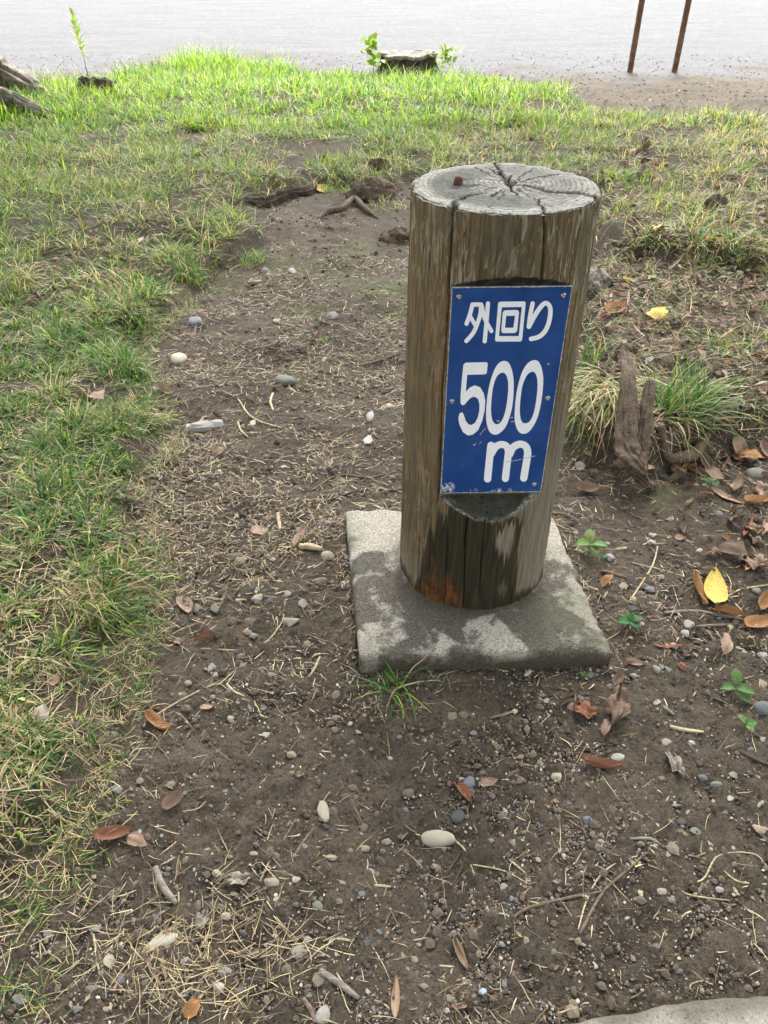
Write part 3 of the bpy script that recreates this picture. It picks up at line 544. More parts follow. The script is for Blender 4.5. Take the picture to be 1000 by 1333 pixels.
# ------------------------------------------------------------------ kerb, poles, tree, stumps, roots
ka, kb = gp(715, 1328, .02)[:2], gp(1010, 1288, .02)[:2]; kd = (kb-ka)/np.linalg.norm(kb-ka); kn = np.array([kd[1], -kd[0]])
u = np.linspace(-.30, 2.4, 260); v = np.concatenate([[0, 0], np.linspace(0, .18, 30), [.18, .18]])
U, Vv = np.meshgrid(u, v, indexing='ij'); ed = np.minimum(Vv, .18-Vv); ed = np.minimum(ed, (U+.30)); rr = .014
Z = .018-(rr-np.sqrt(np.maximum(rr**2-(rr-np.clip(ed, 0, rr))**2, 0)))+.0012*fbm(U*40, Vv*40, s=101); Z[:, 0] = Z[:, -1] = -.12; Z[0] = -.12
wv = .004*fbm(U*12, 0*U, s=102)*(Vv < .09)
XY = ka+kd*U[..., None]+kn*(Vv+wv)[..., None]
kdirt = np.clip(sst(.035, .0, Vv+.012*fbm(U*20, Vv*20, s=103)), 0, 1)
o = link('kerb', mesh('kerb', np.concatenate([XY, Z[..., None]], -1).reshape(-1, 3), grid_quads(*U.shape), None, M['kerb'], True, mask=np.stack([kdirt*.35, kdirt*.8, kdirt*.5], -1).reshape(-1, 3))); tag(o, None, None, None, 'structure')

for i, (px, tx, lab) in enumerate(((820, 836, 'left of the two thin rusty poles standing on the bright open ground'), (878, 897, 'right of the two thin rusty poles standing on the bright open ground'))):
    b = at(px, 94); V, q, t = tube([(0, 0, -.3), (0, 0, .8), (.004, 0, 2.1)], [.030, .029, .029], 40, 14, .02, 0, 1, i)
    o = empty('rusty_pole', b, lab, 'pole', 'rusty poles at the edge of the open ground'); o['kind'] = 'thing'
    link('pole_shaft', mesh('pole_shaft', V, q, t, M['pole'], True), o)
    V, q, t = tube([(0, 0, 2.1), (0, 0, 2.13)], [.033, .024], 5, 14, .02, 0, 1, i); link('pole_cap', mesh('pole_cap', V, q, t, M['rust'], True), o)

# tree whose root flare reaches into the picture at the left
tb = at(-78, 160); T0 = np.array([tb[0]-.22, tb[1]+.1, tb[2]])
tree = empty('tree', T0, 'grey barked tree at the left edge with root flare in the grass', 'tree')
V, q, t = tube([(-.15, 0, -.3), (-.15, 0, .25), (-.2, .05, 1.2), (-.1, .1, 3.0), (.3, .1, 4.6), (.9, 0, 6.2)], [.52, .42, .30, .26, .22, .10], 60, 28, .10, .12, 1, 3); link('trunk', mesh('trunk', V, q, t, M['bark'], True), tree)
def root(pts, rad, name, m, parent, org, n=36, sd=1, flat=1.0, label=None, sides=14, groove=.15, rough=.16):
    P = np.array(pts)-org; V, q, t = tube(P, rad, n, sides, rough, groove, flat, sd); o = link(name, mesh(name, V, q, t, M[m], True), parent)
    if label: o['label'] = label
    return o
def pz(px, py, z=0.0): return at(px, py)+np.array([0, 0, z])
def lifted(px, py, dz):                       # the point dz above the ground whose image is (px, py)
    z = 0
    for _ in range(8):
        p = gp(px, py, z+dz); z = float(land(p[0], p[1]))
    return np.array([p[0], p[1], z+dz])
root([lifted(-70, 60, .38), lifted(-20, 85, .24), lifted(10, 100, .15), lifted(50, 118, .06), lifted(62, 128, -.04)], [.18, .14, .095, .06, .04], 'root', 'bark', tree, T0, n=70, sd=5, sides=56, groove=.35, rough=.2)
root([lifted(-70, 120, .18), lifted(-10, 122, .16), lifted(20, 130, .11), lifted(55, 146, .05), lifted(94, 158, -.005)], [.11, .065, .052, .042, .02], 'root', 'bark', tree, T0, n=70, sd=8, sides=48, groove=.4, rough=.2)
for k, (dx, dy, dz, r) in enumerate(((-1.6, 1.2, 5.6, .10), (2.6, -1.2, 6.0, .09), (1.0, 2.4, 6.1, .09), (-.8, -2.0, 5.6, .08), (4.2, .8, 6.6, .08))):
    V, q, t = tube([(.15, .1, 3.6), (.15+dx*.5, .1+dy*.5, 3.6+(dz-3.6)*.6), (dx, dy, dz)], [.17, r*1.1, .04], 20, 10, .1, 0, 1, k); link('limb', mesh('limb', V, q, t, M['bark'], True), tree)
def crown(c, rad, n, size, parent, org, sd):
    rg = np.random.default_rng(sd); cl = rg.normal(size=(60, 3)); cl /= np.linalg.norm(cl, axis=1)[:, None]; cl *= rg.random((60, 1))**.4
    P = cl[rg.integers(0, 60, n)]+rg.normal(size=(n, 3))*.13; P = P*np.array(rad)+np.array(c)
    Q = rg.normal(size=(n, 3)); Q /= np.linalg.norm(Q, axis=1)[:, None]; W = np.cross(Q, rg.normal(size=(n, 3))); W /= np.linalg.norm(W, axis=1)[:, None]
    V = np.stack([P-Q*size, P+W*size*.5, P+Q*size, P-W*size*.5], 1).reshape(-1, 3)-org
    o = link('crown', mesh('crown', V, np.arange(n*4).reshape(-1, 4), None, M['crown']), parent); o['kind'] = 'stuff'; return o
crown((.3, 6.6, 6.2), (6.5, 4.0, 1.9), 3600, .19, tree, T0, 3)
crown((-.5, -2.6, 5.4), (7.5, 4.6, 1.8), 9000, .19, tree, T0, 4)  # unseen lobe added over the camera to block sky light from behind
V, q, t = tube([(.2, .1, 4.2), (1.2, -4.0, 5.6), (2.6, -9.0, 5.6)], [.17, .12, .05], 30, 10, .1, 0, 1, 9); link('limb', mesh('limb', V, q, t, M['bark'], True), tree)  # made-up limb, out of view, tying the added lobe to the tree

# cut stump at the edge of the open ground
sb = at(531, 97); st = empty('tree_stump', sb, 'old cut tree stump with pale top and dark rotten sides at the grass edge', 'tree stump')
na = 90; th = np.linspace(0, 2*np.pi, na, endpoint=False); zz = np.linspace(-.1, .175, 22)
A, Z = np.meshgrid(th, zz); rad = .255*(1+.10*np.sin(A*3+1)+.09*noise(np.cos(A)*2.2, np.sin(A)*2.2, Z*1.5+.2, 111)+.30*np.clip(noise(A*4.2, Z*1.6, 0, 112), -1, .15)+.08*noise(A*11, Z*6, 0, 113))*(1+.22*sst(.12, -.08, Z))
V = np.stack([rad*np.cos(A)*1.05, rad*np.sin(A)*.85, Z+.02*noise(A*3, Z*0, 0, 115)*(Z > .165)], -1)
link('stump_body', mesh('stump_body', V.reshape(-1, 3), grid_quads(22, na, True), None, M['rotten'], True), st)
rt_ = V[-1]; rs = np.linspace(1.07, .0, 12)[:, None, None]; V2 = np.array([0, 0, .18])+(rt_[None]-np.array([0, 0, .18]))*np.array([1, 1, .35])*rs; V2[..., 2] += .010*fbm(V2[..., 0]*25, V2[..., 1]*25, s=114)+.004
V2 = np.concatenate([V2[:1]-np.array([0, 0, .03]), V2]); link('stump_top', mesh('stump_top', V2.reshape(-1, 3), grid_quads(13, na, True), None, M['stumptop'], True), st)

def lump(name, px0, px1, hgt, m, label, cat, sd, dep=.6, lift=0.0, rough=.3):
    a, b = at(*px0), at(*px1); c = (a+b)/2; L = np.linalg.norm(b-a)
    na, nb = 90, 44; A, B = np.meshgrid(np.linspace(0, 2*np.pi, na, endpoint=False), np.linspace(-np.pi/2, np.pi/2, nb))
    d = np.stack([np.cos(A)*np.cos(B), np.sin(A)*np.cos(B), np.sin(B)], -1); s = 1+rough*(noise(d[..., 0]*1.8+sd, d[..., 1]*1.8, d[..., 2]*1.8+.1, sd)+.5*noise(d[..., 0]*4, d[..., 1]*4+sd, d[..., 2]*4+.1, sd)+.4*noise(d[..., 0]*9, d[..., 1]*9+sd, d[..., 2]*5+.1, sd+2))
    V = d*s[..., None]*np.array([L/2, L/2*dep, hgt]); yaw = math.atan2(b[1]-a[1], b[0]-a[0])
    o = link(name, mesh(name, V.reshape(-1, 3), grid_quads(nb, na, True), None, M[m], True), None, (c[0], c[1], c[2]+lift)); o.rotation_euler.z = yaw; return tag(o, label, cat)
lump('rotten_stump', (100, 124), (150, 124), .10, 'rotten', 'low dark rotten stump beside the tall weed in the left grass', 'rotten stump', 121, .5, .03)
lump('root_knob', (457, 262), (513, 258), .07, 'root', 'brown humped root knob at the head of the bare path', 'root', 123, .55, .03, .25)
lump('root_knob', (482, 224), (508, 222), .04, 'root', 'small dark root lump in the grass just behind the humped knob', 'root', 125, .5, .03, .3)
lump('mossy_rock', (498, 312), (534, 309), .035, 'root', 'dark mossy rock on the path tight against the left of the post', 'rock', 127, .6, .01, .3)
lump('root_knob', (763, 384), (785, 378), .05, 'bark', 'grey root end poking out just right of the post', 'root', 129, .9, .03, .3)
lump('root_knob', (917, 276), (942, 270), .04, 'root', 'grey brown root bump among the leaf litter at right', 'root', 131, .6, .02, .3)

def root_thing(name, pts, rad, m, label, cat='root', sd=1, n=40, flat=1.0, groove=.15, sides=14, rough=.16):
    org = np.array(pts[0]); P = np.array(pts)-org; V, q, t = tube(P, rad, n, sides, rough, groove, flat, sd)
    o = link(name, mesh(name, V, q, t, M[m], True), None, org); return tag(o, label, cat)
root_thing('surface_root', [pz(318, 262, .0), pz(345, 250, .02), pz(375, 243, .025), pz(402, 236, .015), pz(418, 229, -.02)], [.022, .034, .034, .028, .015], 'rotten', 'dark thick surface root along the left lip of the path head', sd=4, n=80, sides=40, groove=.5, rough=.24)
root_thing('crooked_root', [pz(414, 285, .0), pz(424, 279, .012), pz(445, 276, .018), pz(461, 267, .035), pz(474, 275, .02), pz(490, 284, .0)], [.008, .012, .014, .016, .014, .007], 'root', 'bent brown root lying below the humped knob on the path', sd=6, sides=10)

# weathered root standing against the right bank
rb0 = at(852, 632); dr = empty('dead_root', rb0, 'weathered forked root standing between two grass tufts right of the post', 'dead root')
def lf(px, py, dz): return lifted(px, py, dz)
root([lf(852, 630, .01), lf(848, 600, .045), lf(838, 570, .09), lf(826, 530, .12), lf(818, 492, .125), lf(814, 462, .13)], [.010, .015, .025, .036, .031, .017, .022], 'root_stem', 'root', dr, rb0, 110, 12, .75, None, 64, .45, .20)
root([lf(838, 572, .07), lf(843, 548, .088), lf(846, 520, .105), lf(847, 496, .115)], [.018, .024, .022, .011], 'root_prong', 'root', dr, rb0, 50, 14, .8, None, 48, .45, .22)
root([lf(800, 468, .11), lf(812, 456, .135), lf(827, 455, .12)], [.014, .024, .014], 'root_knob_end', 'root', dr, rb0, 40, 16, .8, None, 40, .6, .28)
root([lf(822, 565, .07), lf(808, 590, .03), lf(798, 606, .0)], [.018, .014, .007], 'root_prong', 'root', dr, rb0, 24, 17, .8, None, 12, .25)
root_thing('side_root', [pz(925, 552, .0), pz(912, 568, .03), pz(895, 574, .035), pz(875, 572, .03), pz(858, 563, .02)], [.012, .017, .017, .013, .010], 'root', 'forked grey brown side root under the right grass tuft', sd=21, sides=12)
root_thing('side_root', [lf(898, 576, .032), lf(890, 586, .016), lf(876, 594, .0)], [.014, .010, .006], 'root', 'short root branch pointing down towards the bare soil right of the dead root', sd=22, sides=10, n=18)

# ------------------------------------------------------------------ grass
def grass_patch(name, P, L, W, cols, m='grass', el=(35, 80), curl=(20, 90), seg=3, ang=None, clamp=True, wind=.12):
    n = len(P); ang = RNG.random(n)*2*np.pi if ang is None else ang
    V, q, t, k = blades(P, ang, L, W, np.radians(RNG.uniform(*el, n)), np.radians(RNG.uniform(*curl, n)), seg, clamp, wind)
    c = np.repeat(np.clip(cols, .01, .8), k, 0); return V, q, t, c
def clumpy(n, box, ny, dens, size):           # tuft centres, then blades round them
    x0, x1, y0, y1 = box; m_ = n//ny; out = []
    while len(out) < m_:
        y = RNG.uniform(y0, y1, m_*3); x = RNG.uniform(x0, x1, m_*3); ok = RNG.random(m_*3) < dens(x, y); out += list(zip(x[ok], y[ok]))
    C = np.array(out[:m_]); C = np.repeat(C, ny, 0); ang = RNG.random(len(C))*2*np.pi; r = size*np.abs(RNG.normal(size=len(C)))
    P = C+np.stack([np.cos(ang), np.sin(ang)], 1)*r[:, None]; return np.c_[P, land(P[:, 0], P[:, 1])-.003], ang+.6*RNG.normal(size=len(C)), C
BARE = [(gp(*p)[:2], r) for p, r in (((392, 214), .26), ((420, 203), .20), ((585, 156), .28), ((640, 160), .30), ((700, 152), .26), ((40, 520), .10), ((120, 518), .08), ((880, 230), .2), ((800, 290), .15), ((790, 340), .2), ((350, 205), .15), ((540, 152), .2), ((60, 345), .06), ((110, 905), .05), ((70, 850), .06), ((470, 150), .15), ((800, 232), .2), ((860, 190), .2))]
def gdens(x, y):
    g = poly_sdf(x, y, GRASS); d = sst(-.02, .06, g+.03*fbm(x*8, y*8, s=141))*(.35+.65*sst(-.35, .25, fbm(x*3.2, y*3.2, s=142)))
    for c, r in BARE: d = d*(1-.93*np.exp(-(((x-c[0])**2+(y-c[1])**2)/r**2)**1.5))
    right = sst(.5, 1.0, x/np.maximum(y, .5)*2.2)*sst(5.6, 4.4, y); return d*(1-.35*right)*(poly_sdf(x, y, SLAB) < 0)
parts = []
def add(P, ang, L, W, cols, **k): parts.append(grass_patch('', P, L, W, cols, ang=ang, **k))
def cmix(P, wts, n):                          # colour mix follows patches in the sward
    return pick([GREEN, LIME, DGREEN, STRAW, BROWN, OLIVE], wts, n)
# near bank on the left
P, an, C = clumpy(72000, (-1.9, -.1, .35, 3.0), 34, lambda x, y: gdens(x, y)*(.12+.88*sst(-.25, .35, fbm(x*9, y*9, s=149))), .020); n = len(P); pat = fbm(P[:, 0]*4, P[:, 1]*4, s=151)
cols = np.where((RNG.random(n) < .82+.30*pat)[:, None], cmix(P, (4, .8, 2.5, .6, .1, 2), n), cmix(P, (.5, 0, .2, 5, 1.4, 1), n))
hv = .7+.75*sst(-.1, .5, fbm(P[:, 0]*7, P[:, 1]*7, s=158)); add(P, an, RNG.uniform(.026, .075, n)*hv, RNG.uniform(.0020, .0046, n), cols, el=(15, 85), curl=(20, 120), wind=.25)
# mid sward
P, an, C = clumpy(100000, (-4.6, 5.0, 2.8, 6.2), 18, gdens, .035); n = len(P); pat = fbm(P[:, 0]*1.6, P[:, 1]*1.6, s=152); rgt = sst(.2, 1.2, P[:, 0])
cols = np.where((RNG.random(n) < .76+.3*pat-.24*rgt)[:, None], cmix(P, (4, 1.6, 1.2, .5, .1, 2.2), n), cmix(P, (.6, .2, .1, 4, 1.5, 1), n))
add(P, an, RNG.uniform(.045, .125, n), RNG.uniform(.0026, .0050, n), cols, el=(25, 80), curl=(10, 100), wind=.2)
# far sward by the open ground
P, an, C = clumpy(62000, (-7.5, 7.5, 5.8, 10.2), 16, gdens, .05); n = len(P)
rg_ = RNG.random(n) < .55*sst(.6, 2.4, P[:, 0]); cols = np.where(rg_[:, None], cmix(P, (2, .6, .6, 3, .8, 2), n), cmix(P, (3, 4, .5, .5, .1, 1.2), n))
hb = (.075-.03*sst(.8, 2.2, P[:, 0]))+.06*sst(-.3, .4, fbm(P[:, 0]*1.1, P[:, 1]*1.1, s=155))+.05*np.exp(-(((P[:, 0]+2.0)/1.1)**2+((P[:, 1]-8.6)/.9)**2))
add(P, an, RNG.uniform(.6, 1.4, n)*hb, RNG.uniform(.005, .0085, n), cols, el=(35, 85), curl=(10, 80))
# sparse growth over the leaf litter at right and along the bank
rbd = lambda x, y: sst(.0, .1, poly_sdf(x, y, RBANK))*sst(.15, .5, fbm(x*3.6, y*3.6, s=161))*(y < 3.3)
P, an, C = clumpy(4200, (.4, 2.6, 1.5, 3.3), 24, rbd, .03); n = len(P); add(P, an, RNG.uniform(.03, .10, n), RNG.uniform(.0014, .003, n), cmix(P, (3, 1, 1.5, 3, 1, 1.5), n), el=(20, 75), curl=(20, 110), wind=.2)
# short sprigs invading the edge of the soil
edg = lambda x, y: np.exp(-((poly_sdf(x, y, GRASS)+.03)/.03)**2)*.7
P, an, C = clumpy(3600, (-1.2, .0, .5, 3.0), 12, edg, .012); n = len(P); add(P, an, RNG.uniform(.02, .055, n), RNG.uniform(.001, .002, n), cmix(P, (2, .4, 1.5, 3, 1, 1), n), el=(10, 60), curl=(10, 80), wind=.3)
off = 0; Vs, Qs, Ts, Cs = [], [], [], []
for V, q, t, c in parts: Vs.append(V); Qs.append(q+off); Ts.append(t+off); Cs.append(c); off += len(V)
tag(link('grass', mesh('grass', np.concatenate(Vs), np.concatenate(Qs), np.concatenate(Ts), M['grass'], col=np.concatenate(Cs))), None, None, None, 'stuff')

def tuft(px, py, n, L, W, spread, label, wts, el=(30, 85), curl=(30, 130), name='grass_tuft', hang=None, cat='grass tuft', wind=.15):
    b = at(px, py); a = RNG.random(n)*2*np.pi
    if hang is not None: a = hang+.9*RNG.normal(size=n)
    r = spread*np.sqrt(RNG.random(n)); aa = RNG.random(n)*2*np.pi; P = np.c_[b[0]+r*np.cos(aa), b[1]+r*np.sin(aa)]; P = np.c_[P, land(P[:, 0], P[:, 1])-.004]
    V, q, t, c = grass_patch('', P, L*RNG.uniform(.45, 1.1, n), W*RNG.uniform(.7, 1.2, n), cmix(P, wts, n), el=el, curl=curl, seg=5, ang=a, wind=wind)
    return tag(link(name, mesh(name, V-b, q, t, M['grass'], col=c), None, b), label, cat, 'grass tufts')
tuft(514, 896, 38, .15, .0036, .022, 'small grass tuft growing against the front left corner of the concrete base', (3, 1, 3, .9, .2, 0), (30, 80), (50, 150))
tuft(772, 512, 760, .27, .0044, .10, 'large overhanging grass tuft between the post and the dead root', (3, .8, 1.2, 5, .6, 1), (25, 80), (95, 160), hang=-1.75)
tuft(768, 470, 90, .15, .0036, .07, 'fresh green grass tuft behind the overhanging tuft right of the post', (4, 1, 3, .5, .1, .5), (40, 85), (20, 70))
tuft(822, 470, 26, .20, .0030, .05, 'loose dry strands hanging over the face of the dead root', (1, .3, .5, 5, .5, .5), (20, 70), (80, 150), hang=-1.5)
tuft(885, 535, 300, .20, .0042, .075, 'upright dark green grass tuft just right of the dead root', (4, .8, 4, .8, .4, .5), (40, 85), (20, 95), hang=.5)
tuft(872, 545, 70, .20, .003, .06, 'straggling dry grass tuft draped over the forked side root', (1, .3, .6, 4, 1.5, 1), (20, 65), (50, 150), hang=-.9)
tuft(945, 455, 130, .13, .003, .09, 'loose green grass tuft in the leaf litter at the right edge', (3, 1.5, 1.5, 2, .5, 1), (30, 80), (30, 110))
tuft(975, 530, 60, .10, .0026, .06, 'thin short grass tuft among dead leaves below the loose tuft at right', (3, 1, 2, 1.5, .5, 1), (25, 75), (30, 110))
tuft(40, 1290, 60, .055, .0016, .035, 'small sprawling grass tuft in the soil at the lower left corner', (3, 1, 3, 1.5, .4, 1), (15, 60), (20, 100), wind=.25)
tuft(62, 1165, 16, .075, .0022, .008, 'flat star shaped grass sprig at the lower tip of the left bank', (4, 1, 3, .5, 0, 0), (8, 35), (20, 70))
tuft(248, 355, 260, .10, .0028, .075, 'rounded green grass tuft at the left edge of the path', (4, 1.2, 2, 1.4, .2, 1.5), (35, 85), (20, 100))
tuft(328, 322, 160, .085, .0028, .06, 'small green tuft beside the path just below the dark surface root', (4, 1.2, 2, 1, .2, 1.5), (35, 85), (20, 100))
tuft(20, 365, 240, .17, .0034, .09, 'big drooping half dry tuft at the left edge of the picture', (1.8, .6, 1, 4, 1, 1), (35, 85), (60, 150))
tuft(105, 770, 200, .12, .0020, .06, 'straw coloured drooping tuft on the left bank beside the path', (.8, .3, .5, 5, 1, .6), (25, 75), (60, 150), hang=-.9)
tuft(365, 415, 0+90, .10, .003, .05, 'tiny', (1, 1, 1, 1, 1, 1)) if False else None
tuft(268, 92, 520, .34, .0085, .32, 'tall bright green grass clump at the edge of the open ground', (2.5, 6, .3, .3, 0, .5), (50, 88), (15, 85))
tuft(345, 95, 420, .24, .0080, .34, 'lower bright grass clump right of the tallest clump', (2.5, 6, .3, .3, 0, .5), (45, 88), (15, 85))
tuft(590, 110, 420, .20, .0075, .32, 'bright grass clump growing against the right side of the cut stump', (2.5, 5, .4, .6, .1, 1), (40, 88), (15, 85))
tuft(530, 107, 320, .20, .007, .30, 'bright grass blades in front of the foot of the cut stump', (2.5, 5, .4, .8, .1, 1), (35, 88), (15, 85))
tuft(715, 122, 300, .13, .0065, .26, 'pointed end of the grass strip reaching into the open ground', (2.5, 4, .6, .8, .2, 1.2), (35, 85), (15, 85))
tuft(825, 160, 60, .16, .006, .10, 'single upright green sprig on the right grass edge below the rusty poles', (3, 5, .4, .3, 0, 1), (55, 88), (10, 60))
tuft(505, 268, 70, .09, .004, .10, 'few dry blades leaning over the foot of the humped knob', (2, 1, .5, 3, .5, 1), (30, 80), (30, 110))
tuft(450, 236, 130, .10, .0042, .14, 'short grass along the rim just above the humped knob', (3, 2.5, .6, 1, 0, 1), (40, 85), (20, 90))
tuft(430, 215, 160, .13, .0045, .14, 'leafy green tuft behind the root knob at the path head', (3, 3.5, .6, .5, 0, 1), (45, 88), (20, 80))
tuft(70, 112, 120, .20, .006, .30, 'thin yellowish grass stems between the tree root and the rotten stump', (1, 2.5, .3, 3, .3, 1.5), (55, 88), (10, 50))
tuft(35, 135, 160, .18, .006, .22, 'grass tuft hiding the foot of the tree root at left', (3, 3, 1, 1, .2, 1.5), (40, 85), (20, 100))

# ------------------------------------------------------------------ leafy plants
def leaf_mesh(L, Wd, curl=.2, fold=.25, tip=1.3, nl=9, nw=5, wav=.0, sd=0, ragged=0.0):
    u = np.linspace(0, 1, nl); v = np.linspace(-1, 1, nw); U, Vv = np.meshgrid(u, v, indexing='ij'); rg = np.random.default_rng(sd)
    prof = np.sin(np.pi*np.clip(U, 0, 1)**(1/tip if tip else 1))**.75; prof = np.clip(prof, .03, 1)
    if ragged: prof = prof*(1-ragged*np.abs(noise(U*6+sd, Vv*3, 0, sd)))
    th = (U-.5)*curl*3; x = L*np.where(abs(curl) < 1e-3, U-.5, np.sin(th)/(curl*3+1e-9)); z = L*(1-np.cos(th))/(curl*3+1e-9)
    y = Vv*prof*Wd/2; z = z+np.abs(Vv)**1.5*prof*Wd/2*fold+wav*L*noise(U*(3 if wav < .2 else 6)+sd, Vv*(1.5 if wav < .2 else 3), 0, sd+1)
    y = y*math.cos(fold*.6); z = z-z.min()
    return np.stack([x, y, z], -1).reshape(-1, 3), grid_quads(nl, nw)
def base_leaf(name, *a, **k):
    V, q = leaf_mesh(*a, **k); return V, q
def plant(name, px, py, hgt, leaves, label, cat, col, stem_col=(.16, .2, .07), lean=(0, 0), stems=1, spread=0.0):
    b = at(px, py); o = empty(name, b, label, cat); V, q, t = tube([(0, 0, -.005), (lean[0]*.4, lean[1]*.4, hgt*.5), (lean[0], lean[1], hgt)], [max(.0016, hgt*.009), .0012, .0008], 10, 6, .05)
    s = link('stem', mesh('stem', V, q, t, M['green'], True), o); s.color = (*stem_col, 1)
    for (tz, az, L, Wd, tilt) in leaves:
        V, q = leaf_mesh(L, Wd, -.25, .3, 1.15, 7, 5, .03, random.randrange(99)); V = V+np.array([L/2, 0, 0]); lf_ = link('leaf', mesh('leaf', V, q, None, M['green'], True), o)
        lf_.location = (lean[0]*tz+random.gauss(0, spread), lean[1]*tz+random.gauss(0, spread), hgt*tz); lf_.rotation_euler = (random.uniform(-.3, .3), -R(tilt), R(az)); cc = [c*random.uniform(.8, 1.2) for c in col]; lf_.color = (*cc, 1)
    return o
YG, MG = (.15, .27, .05), (.06, .16, .045)
plant('weed_seedling', 765, 722, .035, [(1, 200, .042, .026, 8), (1, 80, .042, .026, 15), (.9, -20, .042, .024, 5), (.8, -70, .038, .022, 0), (.7, 140, .022, .014, 10), (.5, -100, .022, .012, -10)], 'light green toothed seedling close to the right edge of the concrete base', 'seedling', (.13, .25, .06))
plant('weed_seedling', 818, 818, .020, [(1, 190, .030, .022, 5), (1, 10, .032, .024, 5), (.9, 90, .026, .018, 20), (1, -60, .026, .018, 0), (.8, 150, .022, .014, 0), (1, 50, .018, .012, 30)], 'low dark green seedling off the front right corner of the base', 'seedling', (.05, .15, .045))
plant('weed_seedling', 952, 905, .030, [(1, 80, .034, .024, 30), (.8, 190, .028, .018, 0), (.8, -20, .040, .020, -5), (.5, -40, .045, .018, -15)], 'green round leaved seedling left of the blue grey stone at right', 'seedling', (.09, .21, .05))
plant('weed_seedling', 968, 950, .016, [(1, 120, .022, .015, 15), (1, -70, .020, .014, 0), (1, 10, .022, .014, 5)], 'tiny three leaved seedling just below the round leaved one at right', 'seedling', (.10, .24, .06))
plant('weed_seedling', 782, 733-3, .012, [(1, 10, .016, .010, 5), (1, 160, .014, .008, 5)], 'tiny seedling just right of the toothed seedling', 'seedling', (.08, .19, .05))
plant('weed_seedling', 422, 448, .014, [(1, 20, .022, .009, 20), (1, 170, .02, .009, 20), (1, 80, .02, .008, 40)], 'tiny green sprig on the mossy part of the path', 'seedling', (.12, .22, .05))
plant('weed_seedling', 922, 640, .030, [(1, 160, .028, .014, 10), (.8, 0, .026, .014, 5), (.6, 60, .03, .013, 20), (1, -60, .026, .012, 0)], 'small dark leafy weed in the soil right of the dead root', 'seedling', (.045, .13, .04))
plant('weed_seedling', 760, 886, .012, [(1, 30, .014, .007, 20), (1, 150, .014, .007, 20)], 'tiny seedling in front of the right half of the base', 'seedling', (.08, .18, .05))
lv = [(.40+.6*i/22, i*137.5, .105*(1-.4*max(0, (i-12)/10)), .030, 28+i*1.2) for i in range(23)]
plant('tall_weed', 117, 108, .56, lv, 'tall single stemmed green weed standing behind the rotten stump', 'weed', (.26, .38, .08), (.16, .16, .06), (-.03, 0))
lv = [(.25+.75*random.random(), random.random()*360, .075, .05, random.uniform(0, 60)) for i in range(46)]
sh = plant('sapling', 488, 101, .34, lv, 'bright leafy sapling hugging the left side of the cut stump', 'sapling', (.26, .38, .05), (.16, .17, .06), (-.05, 0), 1, .045)
lv = [(.3+.7*random.random(), random.random()*360, .075, .05, random.uniform(0, 60)) for i in range(40)]
plant('sapling', 572, 98, .24, lv, 'low leafy sapling at the right side of the cut stump', 'sapling', (.24, .36, .05), (.16, .17, .06), (.06, 0), 1, .06)

# ------------------------------------------------------------------ loose things: stones, dead leaves, twigs
LAND = [((590, 740), 'the marker post'), ((470, 860), 'the base left corner'), ((800, 850), 'the base right corner'), ((620, 890), 'the middle of the base'), ((571, 1093), 'the pale oval stone'), ((929, 768), 'the yellow leaf'),
        ((205, 945), 'the orange curled leaf'), ((148, 1088), 'the red brown leaf'), ((603, 1037), 'the folded leaf by dark stones'), ((782, 1002), 'the orange red leaf'), ((800, 925), 'the crumpled leaf clump'), ((852, 630), 'the dead root'), ((211, 1227), 'the speckled stone chip'),
        ((269, 557), 'the long grey shard'), ((233, 468), 'the rounded tan stone'), ((372, 496), 'the flat grey stone'), ((420, 1322), 'the pale stone at the bottom edge'), ((740, 1175), 'the long bent twig'), ((880, 1310), 'the pale kerb'), ((421, 1057), 'the upright oblong stone'),
        ((600, 1247), 'the narrow tan leaf'), ((955, 900), 'the round leaved seedling'), ((241, 790), 'the pale pink leaf'), ((440, 275), 'the bent root on the path'), ((505, 378), 'the moss patch'), ((878, 1000), 'the skeleton leaf'), ((338, 693), 'the small pinkish leaf'), ((945, 455), 'the loose green tuft'), ((390, 1239), 'the rounded grey stone'), ((440, 1282), 'the thick twig'), ((940, 842), 'the pale triangular leaf'), ((984, 618), 'the grey stone by the right edge'), ((801, 405), 'the bright orange leaf'), ((855, 414), 'the yellow leaf over the root'), ((857, 303), 'the far lobed yellow leaf'), ((930, 273), 'the grey brown root bump'), ((900, 575), 'the forked side root'), ((975, 340), 'the pale long leaf'), ((780, 370), 'the grey root end'), ((985, 735), 'the pinkish leaves at right')]
GEN = []                                      # (object, px, py, adjective, noun)
def cname(c):
    r, g, b = c; l = (r+g+b)/3
    if l > .42: return 'whitish'
    if r > 1.22*b: return 'tan' if l > .2 else 'brown'
    if l > .24: return 'pale grey'
    return 'dark grey' if l < .12 else 'grey'
def ico(sub, sd, rough, facets=True):
    import bmesh
    bm = bmesh.new(); bmesh.ops.create_icosphere(bm, subdivisions=sub, radius=1); V = np.array([v.co[:] for v in bm.verts]); T = np.array([[v.index for v in f.verts] for f in bm.faces]); bm.free()
    s = 1+rough*(noise(V[:, 0]*1.3+sd*7, V[:, 1]*1.3, V[:, 2]*1.3+.1, sd)+.4*noise(V[:, 0]*3, V[:, 1]*3+sd, V[:, 2]*3+.1, sd+3))
    V = V*s[:, None]
    rg = np.random.default_rng(sd)            # a few broken facets
    for _ in range(3+sd % 4 if facets else 0):
        d = rg.normal(size=3); d /= np.linalg.norm(d); k = V@d; lim = rg.uniform(.50, .82); V = V-np.where(k > lim, (k-lim)*.85, 0)[:, None]*d
    return V, T
STM = [mesh('stone', *(lambda v: (v[0], None, v[1]))(ico(3, i, .20+.07*(i % 3))), M['stone'], True) for i in range(14)]
